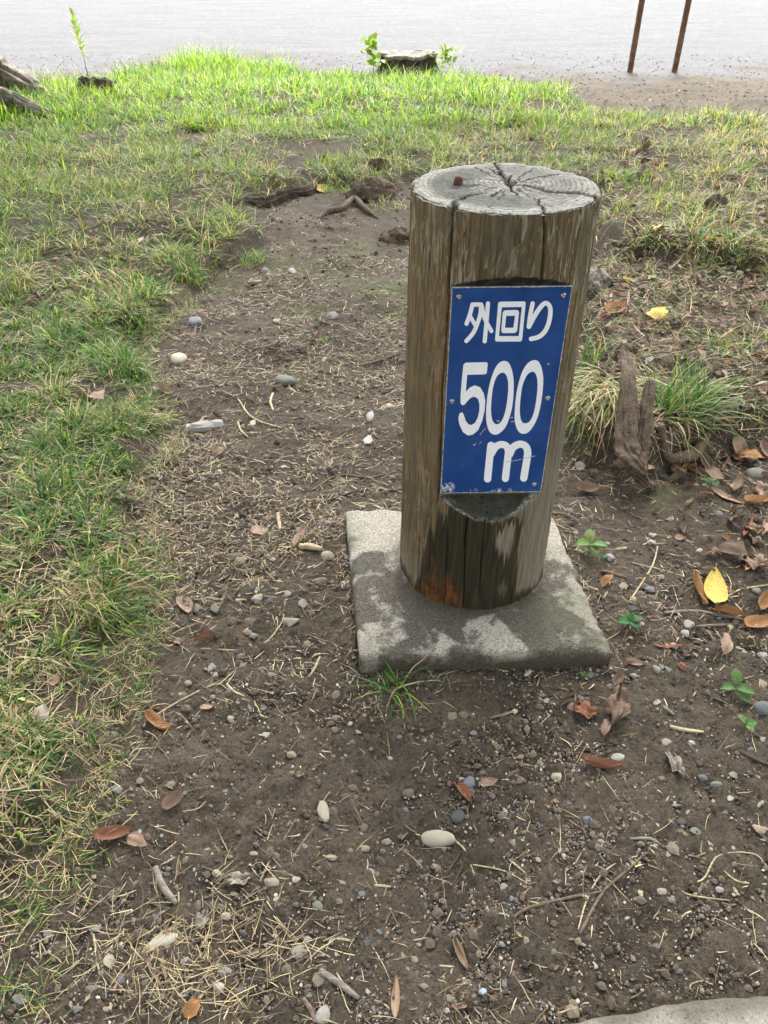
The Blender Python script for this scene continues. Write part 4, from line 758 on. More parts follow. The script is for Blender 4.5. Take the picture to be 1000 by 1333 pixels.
STM += [mesh('stone', *(lambda v: (v[0], None, v[1]))(ico(3, 60+i, .16, False)), M['stone'], True) for i in range(3)]
def img_frame(px, py, lpx, wpx, deg):
    c = at(px, py); a = R(deg); e = np.array([math.cos(a), -math.sin(a)])*lpx/2; f = np.array([math.sin(a), math.cos(a)])*wpx/2; z = c[2]
    A = gp(px+e[0], py+e[1], z)-gp(px-e[0], py-e[1], z); B = gp(px+f[0], py+f[1], z)-gp(px-f[0], py-f[1], z); return c, A, B
def set_n(o, c, yaw, tilt=.12, roll=.12):
    e = .012; nx = -(float(land(c[0]+e, c[1]))-float(land(c[0]-e, c[1])))/(2*e); ny = -(float(land(c[0], c[1]+e))-float(land(c[0], c[1]-e)))/(2*e)
    n = Vector((nx+random.uniform(-tilt, tilt), ny+random.uniform(-roll, roll), 1)).normalized(); x = Vector((math.cos(yaw), math.sin(yaw), 0)); x = (x-n*x.dot(n)).normalized(); y = n.cross(x)
    m = Matrix((x, y, n)).transposed().to_4x4(); m.translation = Vector(c); o.matrix_world = m
def stone(px, py, wpx, hpx, col, label=None, deg=0, noun='pebble', sink=.43, k=None):
    c, A, B = img_frame(px, py, wpx, hpx, deg); L, W = np.linalg.norm(A), np.linalg.norm(B)*.85
    W = min(max(W, L*.45), L*1.25) if wpx >= hpx else W*.9
    H = min(L, W)*random.uniform(.55, .8); o = link('pebble', STM[(14+random.randrange(3) if label else random.randrange(14)) if k is None else k]); yaw = math.atan2(A[1], A[0])
    set_n(o, (c[0], c[1], c[2]+H*.5*(1-2*sink)+.0005), yaw); o.scale = (L/2, W/2, H/2)
    f_ = random.uniform(.82, 1.15); cc = [v*f_ for v in col]; o.color = (*cc, 1); o['category'] = 'stone'; o['group'] = 'stones on the bare soil'
    if label: o['label'] = label
    else: GEN.append((o, px, py, cname(col)+(' flat' if hpx < wpx*.62 else ' oblong' if hpx > wpx*1.3 else ''), 'pebble'))
    return o
WH, CR_, TN, BG, GY, LG, BL, DK, GG, BR = (.41, .395, .35), (.40, .37, .285), (.30, .24, .165), (.29, .265, .21), (.195, .188, .172), (.31, .30, .28), (.155, .165, .175), (.075, .077, .078), (.165, .17, .145), (.145, .115, .085)
for a in ((571, 1093, 43, 26, CR_, 'pale oval stone, the largest on the soil below the base', -8), (596, 1064, 20, 22, DK, 'dark grey stone just below the folded leaf', 60), (610, 1021, 18, 22, BL, 'blue grey rounded stone touching the folded leaf from the right', 50), (421, 1057, 30, 17, BG, 'upright oblong beige stone on the lower path', 100),
          (233, 468, 21, 16, CR_, 'rounded tan stone at the left side of the path', 5), (372, 496, 26, 11, GG, 'flat grey stone in the middle of the path', -8), (254, 420, 17, 12, BL, 'dark blue stone near the left grass edge of the path', 0), (435, 413, 16, 11, GY, None, 0), (479, 575, 16, 12, LG, None, 70), (483, 541, 14, 9, LG, None, 70),
          (211, 1227, 44, 22, CR_, 'pale speckled stone chip among straw at lower left', 25), (420, 1322, 26, 22, WH, 'pale stone at the bottom edge left of the centre', 70), (390, 1239, 24, 20, BG, 'rounded grey stone on the lower soil left of centre', 20), (984, 618, 24, 15, GG, 'grey stone in the litter by the right edge', 0), (757, 597, 14, 13, GY, 'grey stone under the overhanging tuft by the post', 0),
          (993, 923, 20, 18, BL, 'blue grey stone at the right edge beside a green seedling', 0)): stone(*a)
o = stone(269, 557, 48, 15, LG, 'long thin light grey stone shard at the left of the path', 22, sink=.25)
q_ = np.array([(-1, -.35), (-.3, -.75), (.35, -.62), (.85, -.95), (1, -.1), (.8, .75), (.45, .35), (-.2, .6), (-1, .15)]); n_ = len(q_)
V = np.concatenate([np.c_[q_, np.full(n_, -.9)], np.c_[q_*.97, .1+.25*np.sin(np.arange(n_)*2.1)], np.c_[q_*np.array([.88, .6])+.02, .75+.25*np.cos(np.arange(n_)*1.7)], [[.1, 0, .95]]]); j_ = np.arange(n_); t_ = np.stack([2*n_+j_, 2*n_+(j_+1) % n_, 0*j_+3*n_], 1)
o.scale.z *= .55; o.data = mesh('stone_shard', V, grid_quads(3, n_, True), t_, M['stone']); o.name = 'stone_shard'
for a in ((315, 730, 16, 13, TN), (341, 719, 14, 9, GY), (427, 724, 18, 15, BG), (418, 757, 18, 12, BR), (336, 780, 18, 14, BG), (351, 783, 9, 11, DK), (394, 787, 12, 14, GY), (258, 792, 11, 14, GG), (280, 793, 14, 16, GG), (305, 810, 18, 14, BR), (326, 810, 16, 18, BR), (380, 810, 22, 16, BG), (275, 870, 12, 14, LG), (282, 879, 11, 11, BG), (343, 922, 11, 10, BL), (347, 957, 10, 10, WH),
          (380, 983, 13, 12, TN), (353, 879, 11, 9, GY), (301, 936, 9, 12, CR_), (412, 900, 12, 10, BR), (334, 901, 8, 8, LG), (142, 1252, 16, 24, CR_), (153, 1028, 16, 14, GY), (158, 1276, 14, 16, BL), (121, 1287, 16, 12, GY), (125, 1210, 13, 10, LG), (200, 1196, 14, 12, GG), (101, 1314, 16, 15, GG), (203, 1322, 14, 14, GY), (294, 1194, 15, 12, CR_), (353, 1150, 21, 17, BG), (283, 1137, 14, 11, CR_),
          (413, 1181, 14, 20, GG), (478, 1228, 11, 20, DK), (292, 1265, 20, 14, LG), (285, 1287, 17, 20, WH), (313, 1290, 14, 12, BL), (448, 1317, 10, 24, GY), (539, 1251, 11, 17, BG), (553, 1285, 14, 13, TN), (587, 1300, 15, 14, BG), (590, 1265, 12, 10, CR_), (616, 1297, 10, 10, GY), (669, 1097, 13, 16, BG), (655, 1155, 11, 11, WH), (720, 1240, 11, 15, GG), (565, 1128, 10, 8, LG), (553, 1060, 9, 10, DK),
          (532, 1033, 15, 14, BR), (765, 1068, 14, 16, BL), (782, 1096, 10, 9, BG), (804, 987, 19, 12, WH), (725, 1012, 15, 15, CR_), (862, 1161, 13, 12, BG), (874, 1172, 11, 8, GY), (937, 1159, 11, 10, LG), (855, 1234, 13, 11, BL), (887, 1071, 14, 10, DK), (905, 1083, 14, 11, GG), (885, 1083, 12, 10, BR), (914, 1014, 13, 11, BL), (933, 1022, 16, 12, GG), (990, 1080, 20, 14, TN), (955, 1010, 14, 9, BG),
          (793, 726, 16, 11, LG), (754, 719, 15, 8, TN), (740, 665, 12, 8, BG), (848, 707, 10, 8, LG), (850, 697, 11, 6, CR_), (895, 814, 17, 12, BG), (892, 825, 11, 9, LG), (846, 768, 14, 8, BL), (860, 752, 11, 9, GY), (810, 764, 14, 9, BG), (908, 736, 12, 13, BR), (917, 745, 10, 10, LG), (855, 872, 13, 11, LG), (870, 872, 9, 9, GY), (992, 854, 14, 11, LG), (992, 892, 13, 11, TN), (757, 910, 10, 11, GY),
          (866, 967, 15, 12, BG), (821, 793, 12, 10, DK), (985, 770, 12, 9, GY), (270, 1108, 11, 9, GY), (330, 1113, 12, 10, TN), (398, 1103, 10, 12, LG), (432, 1117, 13, 10, BG), (475, 1105, 14, 12, TN), (505, 1097, 14, 13, BG), (482, 1135, 13, 10, LG), (445, 1150, 10, 8, BG), (455, 1138, 11, 8, WH), (385, 1145, 11, 13, WH), (368, 1138, 13, 12, BR), (180, 1150, 10, 9, LG), (62, 1217, 12, 13, BL), (72, 1193, 12, 14, DK),
          (25, 1302, 20, 15, GY), (238, 1297, 13, 9, LG), (545, 1230, 8, 7, WH), (170, 1255, 12, 8, BG), (145, 1237, 11, 12, BR), (400, 1285, 10, 9, BR), (402, 1297, 9, 14, GG), (480, 1290, 10, 16, CR_), (700, 1120, 9, 8, BG), (640, 1095, 10, 9, BG), (825, 880, 10, 9, BG), (900, 968, 9, 8, LG), (841, 1040, 12, 10, BG), (950, 1040, 10, 8, WH), (760, 1310, 12, 8, GY), (745, 1305, 12, 8, TN), (868, 1313, 14, 10, BG), (885, 1318, 14, 9, WH), (600, 1015, 9, 8, WH), (520, 960, 8, 7, BL)):
    stone(*a)
# more pebbles of the same kinds, scattered as the photograph has them: thick on the lower path, thinner on top
used = np.array([[g[1], g[2]] for g in GEN]); cnt = 0
while cnt < 135:
    px, py = random.uniform(120, 998), random.uniform(330, 1325)
    p = at(px, py)
    if not bool(soilness(p[0], p[1])) or (515 < px < 790 and 240 < py < 850): continue
    if random.random() > .25+.75*min(1, max(0, (py-450)/350)) or (px > 560 and py > 1060 and random.random() > .5): continue
    if np.min(np.hypot(*(used-np.array([px, py])).T)) < 13: continue
    used = np.vstack([used, [px, py]]); wv = random.uniform(6.5, 12)*(.75+.25*py/1300); stone(px, py, wv, wv*random.uniform(.6, 1.1), random.choice((WH, BG, BG, GY, LG, BL, TN, DK, GG, BR, CR_)), deg=random.uniform(-60, 60)); cnt += 1

# dead leaves
LFM = {}
def lmesh(k):
    if k not in LFM:
        asp, curl, fold, wav, rag = ((.55, .35, .45, .10, .12), (.38, .5, .9, .08, .1), (.28, .4, 1.3, .08, .15), (.62, -.35, .4, .16, .35), (.42, .8, .9, .09, .12), (.5, .3, 1.4, .16, .3), (.72, .12, .18, .04, .0), (.8, .15, .1, .22, .75), (.19, .35, .9, .08, .15), (.45, -.6, .7, .16, .25))[k]
        V, q = leaf_mesh(1, asp, curl, fold, 1.25 if k != 6 else 1.6, 25 if k == 7 else 13, 13 if k == 7 else 7, wav, 20+k, rag); V[:, 0] -= V[:, 0].mean()
        LFM[k] = (mesh('dead_leaf', V, q, None, M['leaf'], True), asp)
    return LFM[k]
def leaf(px, py, lpx, wpx, deg, col, label=None, k=None, lift=.003, tilt=.2, stem=False, flip=False):
    c, A, B = img_frame(px, py, lpx, wpx, deg); L, W = np.linalg.norm(A), np.linalg.norm(B)
    if k is None: k = min(range(10), key=lambda j: abs(lmesh(j)[1]-W/L)+random.random()*.15)
    me, asp = lmesh(k); o = link('dead_leaf', me); set_n(o, (c[0], c[1], c[2]+lift), math.atan2(A[1], A[0]), tilt, tilt); o.scale = (L, min(max(W/(L*asp), .5), 1.7)*L, L*random.uniform(.7, 1.0))
    f_ = random.uniform(.85, 1.12); cc = [v*f_ for v in col]; o.color = (*cc, 1); o['category'] = 'leaf'; o['group'] = 'fallen leaves'
    if label: o['label'] = label
    else: GEN.append((o, px, py, {YL: 'yellow', OB: 'orange brown', RB: 'reddish brown', PK: 'pinkish', TL: 'tan', BN: 'brown', DB: 'dark brown', PG: 'pale grey'}[col]+(' narrow' if wpx < lpx*.36 else ''), 'dead leaf'))
    return o
YL, OB, RB, PK, TL, BN, DB, PG = (.52, .40, .09), (.33, .175, .072), (.215, .095, .055), (.31, .215, .160), (.27, .19, .125), (.155, .105, .072), (.085, .060, .044), (.36, .315, .26)
for a in ((929, 768, 44, 30, 92, YL, 'upright bright yellow leaf on the soil at right', 6, .010, .04), (906, 770, 46, 13, -55, OB, 'narrow orange brown curled leaf leaning left of the yellow leaf', 2), (946, 772, 22, 10, -20, OB, 'short orange brown leaf tucked behind the yellow leaf', 1), (205, 945, 47, 19, -30, OB, 'orange curled leaf beside the grass edge at left', 4), (241, 790, 24, 22, -70, PK, 'pale pink rounded leaf on the path near the left grass', 6),
          (147, 1088, 57, 20, 14, RB, 'red brown pointed leaf at the lower left grass edge', 1), (180, 1098, 30, 20, -25, PK, 'pinkish brown leaf overlapping the end of the red brown one', 3), (226, 1046, 42, 20, 48, BN, 'brown leaf standing at a slant above the red brown leaf', 1), (603, 1036, 42, 22, -58, RB, 'brown folded leaf beside two dark stones below the base', 5), (637, 1020, 25, 12, 8, PK, 'small pinkish leaf just right of the folded leaf', 0),
          (782, 1002, 57, 17, -8, RB, 'orange red folded leaf in the soil below the crumpled clump', 1), (878, 1000, 42, 20, -60, PG, 'pale skeleton leaf with holes at lower right', 7), (600, 1247, 50, 15, -68, TL, 'narrow tan leaf on the bare soil at bottom centre', 2), (250, 1313, 36, 26, 50, OB, 'brown leaf at the bottom edge left of the white stones', 9), (940, 842, 28, 22, 80, PK, 'pale triangular leaf below the yellow leaf', 3),
          (870, 842, 44, 11, -3, RB, 'thin reddish leaf lying level right of the dark seedling', 8), (826, 865, 30, 13, -5, PK, 'pale stiff leaf just off the right corner of the base', 2), (803, 888, 28, 15, 50, BN, 'grey brown leaf curled against the front right corner of the base', 1), (338, 693, 25, 14, 8, PK, 'small pinkish leaf left of the concrete base', 0), (391, 702, 28, 15, 60, PK, 'pinkish split leaf just left of the back of the concrete base', 2),
          (268, 833, 30, 12, 10, RB, 'dark folded leaf with a red rim on the left of the path', 5), (70, 888, 22, 15, 60, PK, 'pinkish leaf caught in the left grass above a pale leaf', 1), (55, 932, 24, 20, 70, PG, 'pale leaf standing in the grass at the left', 3), (145, 720, 28, 12, 0, TL, 'tan leaf at the edge of the grass left of the path', 0), (502, 822, 15, 10, 20, OB, 'small orange leaf lying on the left part of the concrete base', 3), (801, 405, 30, 15, 12, OB, 'bright orange leaf in the litter right of the post', 1),
          (855, 414, 22, 13, -30, YL, 'bright yellow leaf above the dead root', 3), (780, 370, 16, 9, 20, YL, 'pale yellow leaf close to the right side of the post', 0), (818, 367, 20, 8, -5, YL, 'narrow golden leaf in the litter right of the post', 1), (857, 303, 25, 14, 0, YL, 'two lobed yellow leaf in the far right litter', 3), (925, 325, 24, 8, 0, YL, 'pale yellowish long leaf at far right', 1), (765, 640, 36, 15, -8, BN, 'smooth brown leaf just right of the post foot', 1),
          (265, 1198, 30, 20, 60, PG, 'pale crumpled leaf among the straw at lower left', 7), (310, 1148, 38, 22, 15, PG, 'pale torn leaf at the upper end of the straw heap', 7), (200, 1268, 40, 9, -58, TL, 'narrow tan leaf strip below the speckled chip', 8), (214, 1258, 36, 9, -78, PK, 'pinkish leaf strip next to the speckled chip', 8), (515, 1302, 72, 14, 88, TL, 'long dry bamboo like leaf blade at the bottom edge', 8), (985, 815, 42, 20, 12, OB, 'large orange brown leaf at the right edge below the yellow leaf', 1),
          (985, 656, 40, 12, 0, OB, 'bright orange leaf at the right edge beside the grey stone', 1), (110, 518, 34, 10, -8, BN, 'brown leaf in the gap of the left grass bank', 2), (128, 522, 20, 16, -40, PK, 'pale leaf at the right end of the gap in the left grass', 3), (214, 512, 24, 8, -22, TL, 'narrow curled leaf at the left side of the path', 1), (945, 650, 50, 10, -22, TL, 'long narrow tan leaf below the side root', 8)): leaf(*a)
for a in ((800, 925, 52, 40, 80, BN, 'large crumpled brown leaf in front of the right corner of the base', 7, .008, .25), (762, 930, 36, 28, -20, RB, 'reddish crumpled leaf left of the large crumpled one', 7, .006, .25), (737, 917, 24, 12, 30, DB, 'small dark curled leaf left of the crumpled leaves', 5, .004, .3), (790, 950, 22, 14, 60, PK, 'torn pinkish scrap below the large crumpled leaf', 3, .004, .3)): leaf(*a)
for a in ((958, 687, 30, 13, -50, DB), (982, 708, 26, 16, -40, BN), (953, 724, 48, 18, -28, BN), (985, 738, 34, 24, -35, PK), (995, 690, 26, 24, 70, PK), (948, 802, 50, 14, -16, OB), (994, 785, 30, 20, 60, OB), (888, 690, 26, 14, 90, DB), (905, 590, 26, 11, 40, BN), (930, 620, 30, 12, -40, TL), (965, 575, 40, 12, -25, TL), (985, 560, 30, 16, 20, BN), (975, 600, 36, 12, -15, OB), (960, 635, 22, 14, 50, PK), (990, 640, 24, 18, 0, PK), (790, 760, 22, 12, 40, OB),
          (885, 770, 20, 8, 70, BN), (895, 855, 16, 12, 20, BN), (888, 870, 14, 8, -60, RB), (745, 835, 16, 8, 10, OB), (232, 838, 14, 11, 10, PK), (270, 922, 20, 8, 5, PK), (148, 757, 14, 9, 20, OB), (420, 233, 12, 7, 40, YL), (330, 370, 18, 7, 10, PG), (390, 1010, 12, 10, 30, TL)): leaf(*a)
# the leaf litter on the right bank, and strays elsewhere
cnt = 0
while cnt < 165:
    px, py = (random.uniform(745, 1000), random.uniform(195, 745)) if cnt < 145 else (random.uniform(120, 620), random.uniform(200, 720))
    p = at(px, py)
    if (775 < px < 870 and 440 < py < 640) or (460 < px < 775 and py > 215): continue
    if py > 620 and px < 880: continue
    k = (py/700)**.8; L = random.uniform(14, 30)*max(.42, k)*(1 if cnt < 145 else .7); leaf(px, py, L, L*random.uniform(.2, .42), random.uniform(-70, 70), random.choice((BN, BN, BN, TL, TL, PK, DB, DB, RB, OB)), lift=.006 if cnt < 145 else .003, tilt=.35); cnt += 1

# twigs
def twig(pts, wpx, col, label=None, noun='twig', lift=None, seed=None):
    P = [at(*p) for p in pts]; sc = np.linalg.norm(gp(pts[0][0]+1, pts[0][1], P[0][2])-gp(pts[0][0], pts[0][1], P[0][2])); r = wpx*sc/2; lift = r*.7 if lift is None else lift
    P = [p+np.array([0, 0, lift+random.uniform(0, r*.5)]) for p in P]; org = sum(P)/len(P); P = [p-org for p in P]; sd = random.randrange(1000) if seed is None else seed
    V, q, t = tube(P, [r*.9, r, r*.95, r*.6], 8*len(P), 8, .16, 0, 1, sd); o = link('twig', mesh('twig', V, q, t, M['twig'], True), None, org); f_ = random.uniform(.85, 1.12); cc = [v*f_ for v in col]; o.color = (*cc, 1); o['category'] = 'twig'; o['group'] = 'twigs and stalks on the ground'
    if label: o['label'] = label
    else: GEN.append((o, sum(p[0] for p in pts)/len(pts), sum(p[1] for p in pts)/len(pts), {TB: 'brown', TG: 'grey', TS: 'straw coloured', TD: 'dark'}[col]+(' short' if math.dist(pts[0], pts[-1]) < 28 else ' long' if math.dist(pts[0], pts[-1]) > 70 else ''), noun)); return o
TB, TG, TS, TD = (.15, .112, .08), (.21, .19, .16), (.42, .35, .22), (.065, .05, .04)
for a in (([(668, 1195), (690, 1182), (740, 1170), (784, 1161)], 4.5, TB, 'long bent brown twig on the bare soil at lower right'), ([(755, 1216), (783, 1165), (815, 1135), (842, 1110)], 4, TB, 'brown twig crossing the right end of the long bent twig'), ([(752, 1213), (764, 1172), (782, 1140), (806, 1122), (830, 1115)], 2.2, TS, 'curved pale stalk crossing the long bent twig'), ([(820, 1093), (845, 1093), (860, 1100)], 4, TG, 'short curved grey twig above the crossed twigs'), ([(437, 1008), (456, 1040), (473, 1077)], 3.5, TB, 'brown twig slanting right of the upright oblong stone'),
          ([(382, 1118), (395, 1098), (408, 1080)], 4.5, TB, 'short thick brown twig left of the upright oblong stone'), ([(362, 1107), (373, 1088), (385, 1068)], 3, TB, 'thin brown twig left of the short thick one'), ([(338, 1150), (346, 1132), (355, 1114)], 3, TG, 'grey twig beside the grey tan stone on the lower path'), ([(297, 1216), (320, 1203), (340, 1186)], 3.5, TB, 'brown twig pointing down to the straw heap'), ([(417, 1266), (442, 1282), (467, 1301)], 9, TG, 'thick grey twig lying at the bottom left of centre'), ([(395, 1302), (405, 1316), (410, 1333)], 7, TB, 'crooked twig at the bottom edge beside the pale stone'),
          ([(570, 1160), (584, 1135), (600, 1110)], 4, TD, 'dark twig, left one of a close pair under the pale oval stone'), ([(588, 1157), (602, 1128), (617, 1094)], 4, TD, 'dark twig, right one of a close pair under the pale oval stone'), ([(503, 1080), (535, 1070), (564, 1060)], 2.4, TB, 'thin brown twig left of the pale oval stone'), ([(663, 1120), (685, 1138)], 3, TS, 'short straw stalk right of the pale oval stone'), ([(572, 1077), (605, 1107), (614, 1130), (624, 1160)], 2.4, TS, 'bent straw stalk over the pale oval stone'), ([(615, 1126), (655, 1134), (690, 1152)], 2, TS, 'thin straw stalk right of the dark twig pair'),
          ([(579, 1270), (625, 1290), (665, 1315)], 2.6, TB, 'thin stalk at the bottom centre below the narrow tan leaf'), ([(203, 1131), (212, 1155), (230, 1178)], 9, TG, 'thick grey stick in the straw at lower left'), ([(188, 1225), (206, 1212), (225, 1197)], 6, TD, 'dark stick above the speckled stone chip'), ([(122, 1217), (130, 1270)], 3.2, TS, 'straight straw stalk at lower left'), ([(865, 799), (905, 797), (940, 803), (970, 808)], 4.2, TG, 'upper one of two long grey sticks below the yellow leaf'), ([(907, 817), (945, 815), (980, 815)], 4, TB, 'lower one of two long sticks below the yellow leaf'),
          ([(783, 745), (815, 754)], 5, TB, 'short brown stick right of the concrete base'), ([(820, 783), (845, 745), (852, 730), (856, 712)], 2.6, TS, 'bent straw stalk standing right of the dark seedling'), ([(823, 734), (860, 742), (890, 751)], 2, TS, 'straw stalk pointing at the yellow leaf'), ([(872, 948), (895, 953), (915, 955)], 5.5, (.42, .35, .22), 'pale bone like stick right of the crumpled leaves'), ([(863, 921), (877, 932)], 5, TG, 'short stub of twig above the pale bone like stick'), ([(638, 936), (655, 932), (674, 926)], 4, TG, 'grey twig in the soil in front of the concrete base'),
          ([(960, 978), (978, 988), (1002, 998)], 5, TD, 'dark crooked twig at the right edge'), ([(362, 670), (365, 692)], 5, TS, 'short pale chip of wood left of the concrete base'), ([(390, 714), (405, 715), (419, 717)], 8, TS, 'thick pale wood chip touching the concrete base side'), ([(382, 712), (397, 690)], 3, TS, 'thin pale chip above the thick pale wood chip'), ([(262, 845), (330, 845), (365, 815), (372, 780)], 2.2, TS, 'long fine stalk bent across the path'), ([(197, 935), (240, 910), (280, 892), (296, 897)], 2.6, TS, 'pale stalk above the orange curled leaf'),
          ([(1000, 1152), (960, 1148), (935, 1125), (922, 1097)], 2.6, TS, 'curved pale stalk at the right edge of the lower soil'), ([(866, 1147), (912, 1147), (935, 1115), (980, 1112), (1000, 1130)], 2.4, TS, 'looped pale stalk beside the curved one at the right edge'), ([(876, 1148), (895, 1165), (950, 1173)], 2.4, TS, 'pale stalk curving under the looped one'), ([(520, 462), (480, 475), (455, 478)], 3, TB, 'brown twig on the path pointing at the post'), ([(350, 455), (400, 460)], 3, TD, 'dark twig on the upper path'), ([(310, 520), (330, 545), (375, 560)], 2, TS, 'fine straw stalk beside the long grey shard'),
          ([(405, 640), (440, 620), (480, 622), (515, 615)], 2.6, TB, 'long thin twig on the path behind the base'), ([(420, 655), (470, 640), (520, 640)], 3, TD, 'dark long twig touching the post behind the base'), ([(1000, 762), (960, 770), (930, 790)], 2.4, TS, 'straw stalk at the right edge beside the sticks'), ([(700, 668), (735, 672), (752, 680)], 5, TB, 'brown stick just right of the back of the base'), ([(330, 455), (352, 452)], 4, TG, 'short grey chip on the upper path'), ([(325, 372), (340, 368)], 5, TS, 'pale chip near the head of the path')): twig(*a)
cnt = 0
while cnt < 70:
    px, py = random.uniform(140, 995), random.uniform(330, 1325); p = at(px, py)
    if not bool(soilness(p[0], p[1])) or (500 < px < 800 and 240 < py < 870): continue
    L = random.uniform(12, 42)*(.55+.45*py/1000); a_ = random.uniform(0, math.pi); d = np.array([math.cos(a_), math.sin(a_)*.7])*L/2; b_ = np.array([-d[1], d[0]])*random.uniform(-.3, .3)
    q0, q1, q2 = np.array([px, py])-d, np.array([px, py])+b_, np.array([px, py])+d; twig([tuple(q0), tuple(q1), tuple(q2)], random.uniform(1.8, 3.6), random.choice((TB, TG, TS, TS, TD)), noun='twig'); cnt += 1
o = stone(628, 1291, 11, 11, (.45, .55, .62), 'tiny pale blue scrap of plastic on the soil near the bottom centre', sink=.3); o.name = 'plastic_scrap'; o['category'] = 'scrap'; o['group'] = ''; del o['group']

# labels of the many loose things: told apart by look and by the nearest thing one can find
def side_of(dx, dy): return ('right of' if dx > 0 else 'left of') if abs(dx) > abs(dy) else ('below' if dy > 0 else 'above')
buck = {}
for g in GEN:
    o, px, py, adj, noun = g; (lx, ly), nm = min(LAND, key=lambda l: math.hypot(l[0][0]-px, l[0][1]-py)); o_key = (adj, noun, side_of(px-lx, py-ly), nm); buck.setdefault(o_key, []).append((math.hypot(lx-px, ly-py), o))
ORD = ['nearest', 'second nearest', 'third nearest', 'fourth nearest', 'fifth nearest', 'sixth nearest', 'seventh nearest', 'eighth nearest', 'ninth nearest', 'tenth nearest', 'eleventh nearest', 'twelfth nearest']
for (adj, noun, sd, nm), lst in buck.items():
    lst.sort(key=lambda t: t[0])
    for i, (_, o) in enumerate(lst): o['label'] = f'{adj} {noun} {sd} {nm}' if len(lst) == 1 else f'{adj} {noun} {sd} {nm}, {ORD[min(i, 11)]} one'

# ------------------------------------------------------------------ what nobody could count: gravel, crumbs of soil, straw, leaf crumbs
def scatter(n, dens, y0=.36, y1=6.5, pw=1.6):
    out = np.zeros((0, 2))
    while len(out) < n:
        y = (y0**(1-pw)+RNG.random(n*2)*(y1**(1-pw)-y0**(1-pw)))**(1/(1-pw)); x = RNG.uniform(-1, 1, n*2)*(.60*y+.28); k = RNG.random(n*2) < dens(x, y); out = np.vstack([out, np.c_[x, y][k]])
    return out[:n]
def sdens(x, y):
    g = poly_sdf(x, y, GRASS); f = poly_sdf(x, y, FIELD); s_ = poly_sdf(x, y, SLAB); on_k = (((np.stack([x, y], -1)-ka)@kn) > -.005) & (y < .6) & (x > .0)
    pt = np.clip(.25+.75*sst(-.4, .5, fbm(x*6, y*6, s=171))+.9*np.exp(-((s_+.01)/.018)**2), 0, 1)
    return np.where((s_ > .004) | on_k, 0, 1)*sst(.05, -.04, g)*sst(.05, -.05, f)*pt
def rocks(name, P, size, cols, m, nb=6, sub=1, sink=.25):
    base = [ico(sub, 40+i, .22) for i in range(nb)]; n = len(P); idx = RNG.integers(0, nb, n); z = land(P[:, 0], P[:, 1]); Vs, Ts, Cs, off = [], [], [], 0
    for b in range(nb):
        k = np.where(idx == b)[0]; V, T = base[b]; nv = len(V); a = RNG.random(len(k))*2*np.pi; sc = size[k][:, None]*RNG.uniform(.6, 1.2, (len(k), 3))*np.array([1, 1, .75])
        W = V[None]*sc[:, None, :]; X = W[..., 0]*np.cos(a)[:, None]-W[..., 1]*np.sin(a)[:, None]; Y = W[..., 0]*np.sin(a)[:, None]+W[..., 1]*np.cos(a)[:, None]
        Q = np.stack([X+P[k, 0][:, None], Y+P[k, 1][:, None], W[..., 2]+(z[k]+size[k]*(.6-sink)*.5)[:, None]], -1)
        Vs.append(Q.reshape(-1, 3)); Ts.append((T[None]+(np.arange(len(k))*nv)[:, None, None]).reshape(-1, 3)+off); Cs.append(np.repeat(cols[k], nv, 0)); off += len(k)*nv
    o = link(name, mesh(name, np.concatenate(Vs), None, np.concatenate(Ts), M[m], False, col=np.clip(np.concatenate(Cs), .01, .8))); return tag(o, None, None, None, 'stuff')
P = scatter(25000, sdens); n = len(P); sz = np.exp(RNG.normal(math.log(.00145), .42, n))*(.8+.35*P[:, 1]); rocks('gravel', P, np.clip(sz, .0007, .008), pick([WH, BG, GY, LG, BL, TN, DK, BR, CR_], (.3, 3, 2.4, .9, 1, 2.4, 1.2, 4, 1.1), n), 'gravel')
P = scatter(23000, sdens); n = len(P); sz = np.exp(RNG.normal(math.log(.0020), .55, n))*(.8+.5*P[:, 1]); rocks('soil_crumbs', P, np.clip(sz, .0008, .012), pick([(.075, .058, .043), (.10, .08, .06), (.05, .039, .03), (.14, .115, .085)], (3, 3, 2, 1.5), n), 'gravel', sub=1)
P = scatter(1500, lambda x, y: sdens(x, y)*sst(-.25, -.9, poly_sdf(x, y, FIELD)), 5.0, 10.5, 1.2); n = len(P); rocks('soil_grit', P, RNG.uniform(.003, .010, n), pick([(.13, .11, .085), (.16, .14, .115), (.10, .085, .065), (.20, .185, .165)], (3, 2, 1, .6), n), 'gravel')
P = scatter(5200, lambda x, y: sdens(x, y)*(x < .35), 1.25, 3.4, .6); n = len(P); rocks('path_grit', P, np.exp(RNG.normal(math.log(.0036), .4, n)).clip(.0018, .011), pick([BG, GY, TN, BR, (.12, .10, .075), (.09, .073, .053), LG], (1.5, 1.5, 1.5, 3, 4, 3, .7), n), 'gravel')
# gravel of the open ground close to the grass
P = scatter(1600, lambda x, y: sst(-.1, .2, poly_sdf(x, y, FIELD))*.8, 6.3, 10.5, 1.6); n = len(P); rocks('field_gravel', P, RNG.uniform(.004, .012, n), pick([(.17, .165, .16), (.13, .13, .13), (.09, .085, .08)], (1, 2, 1), n), 'gravel')
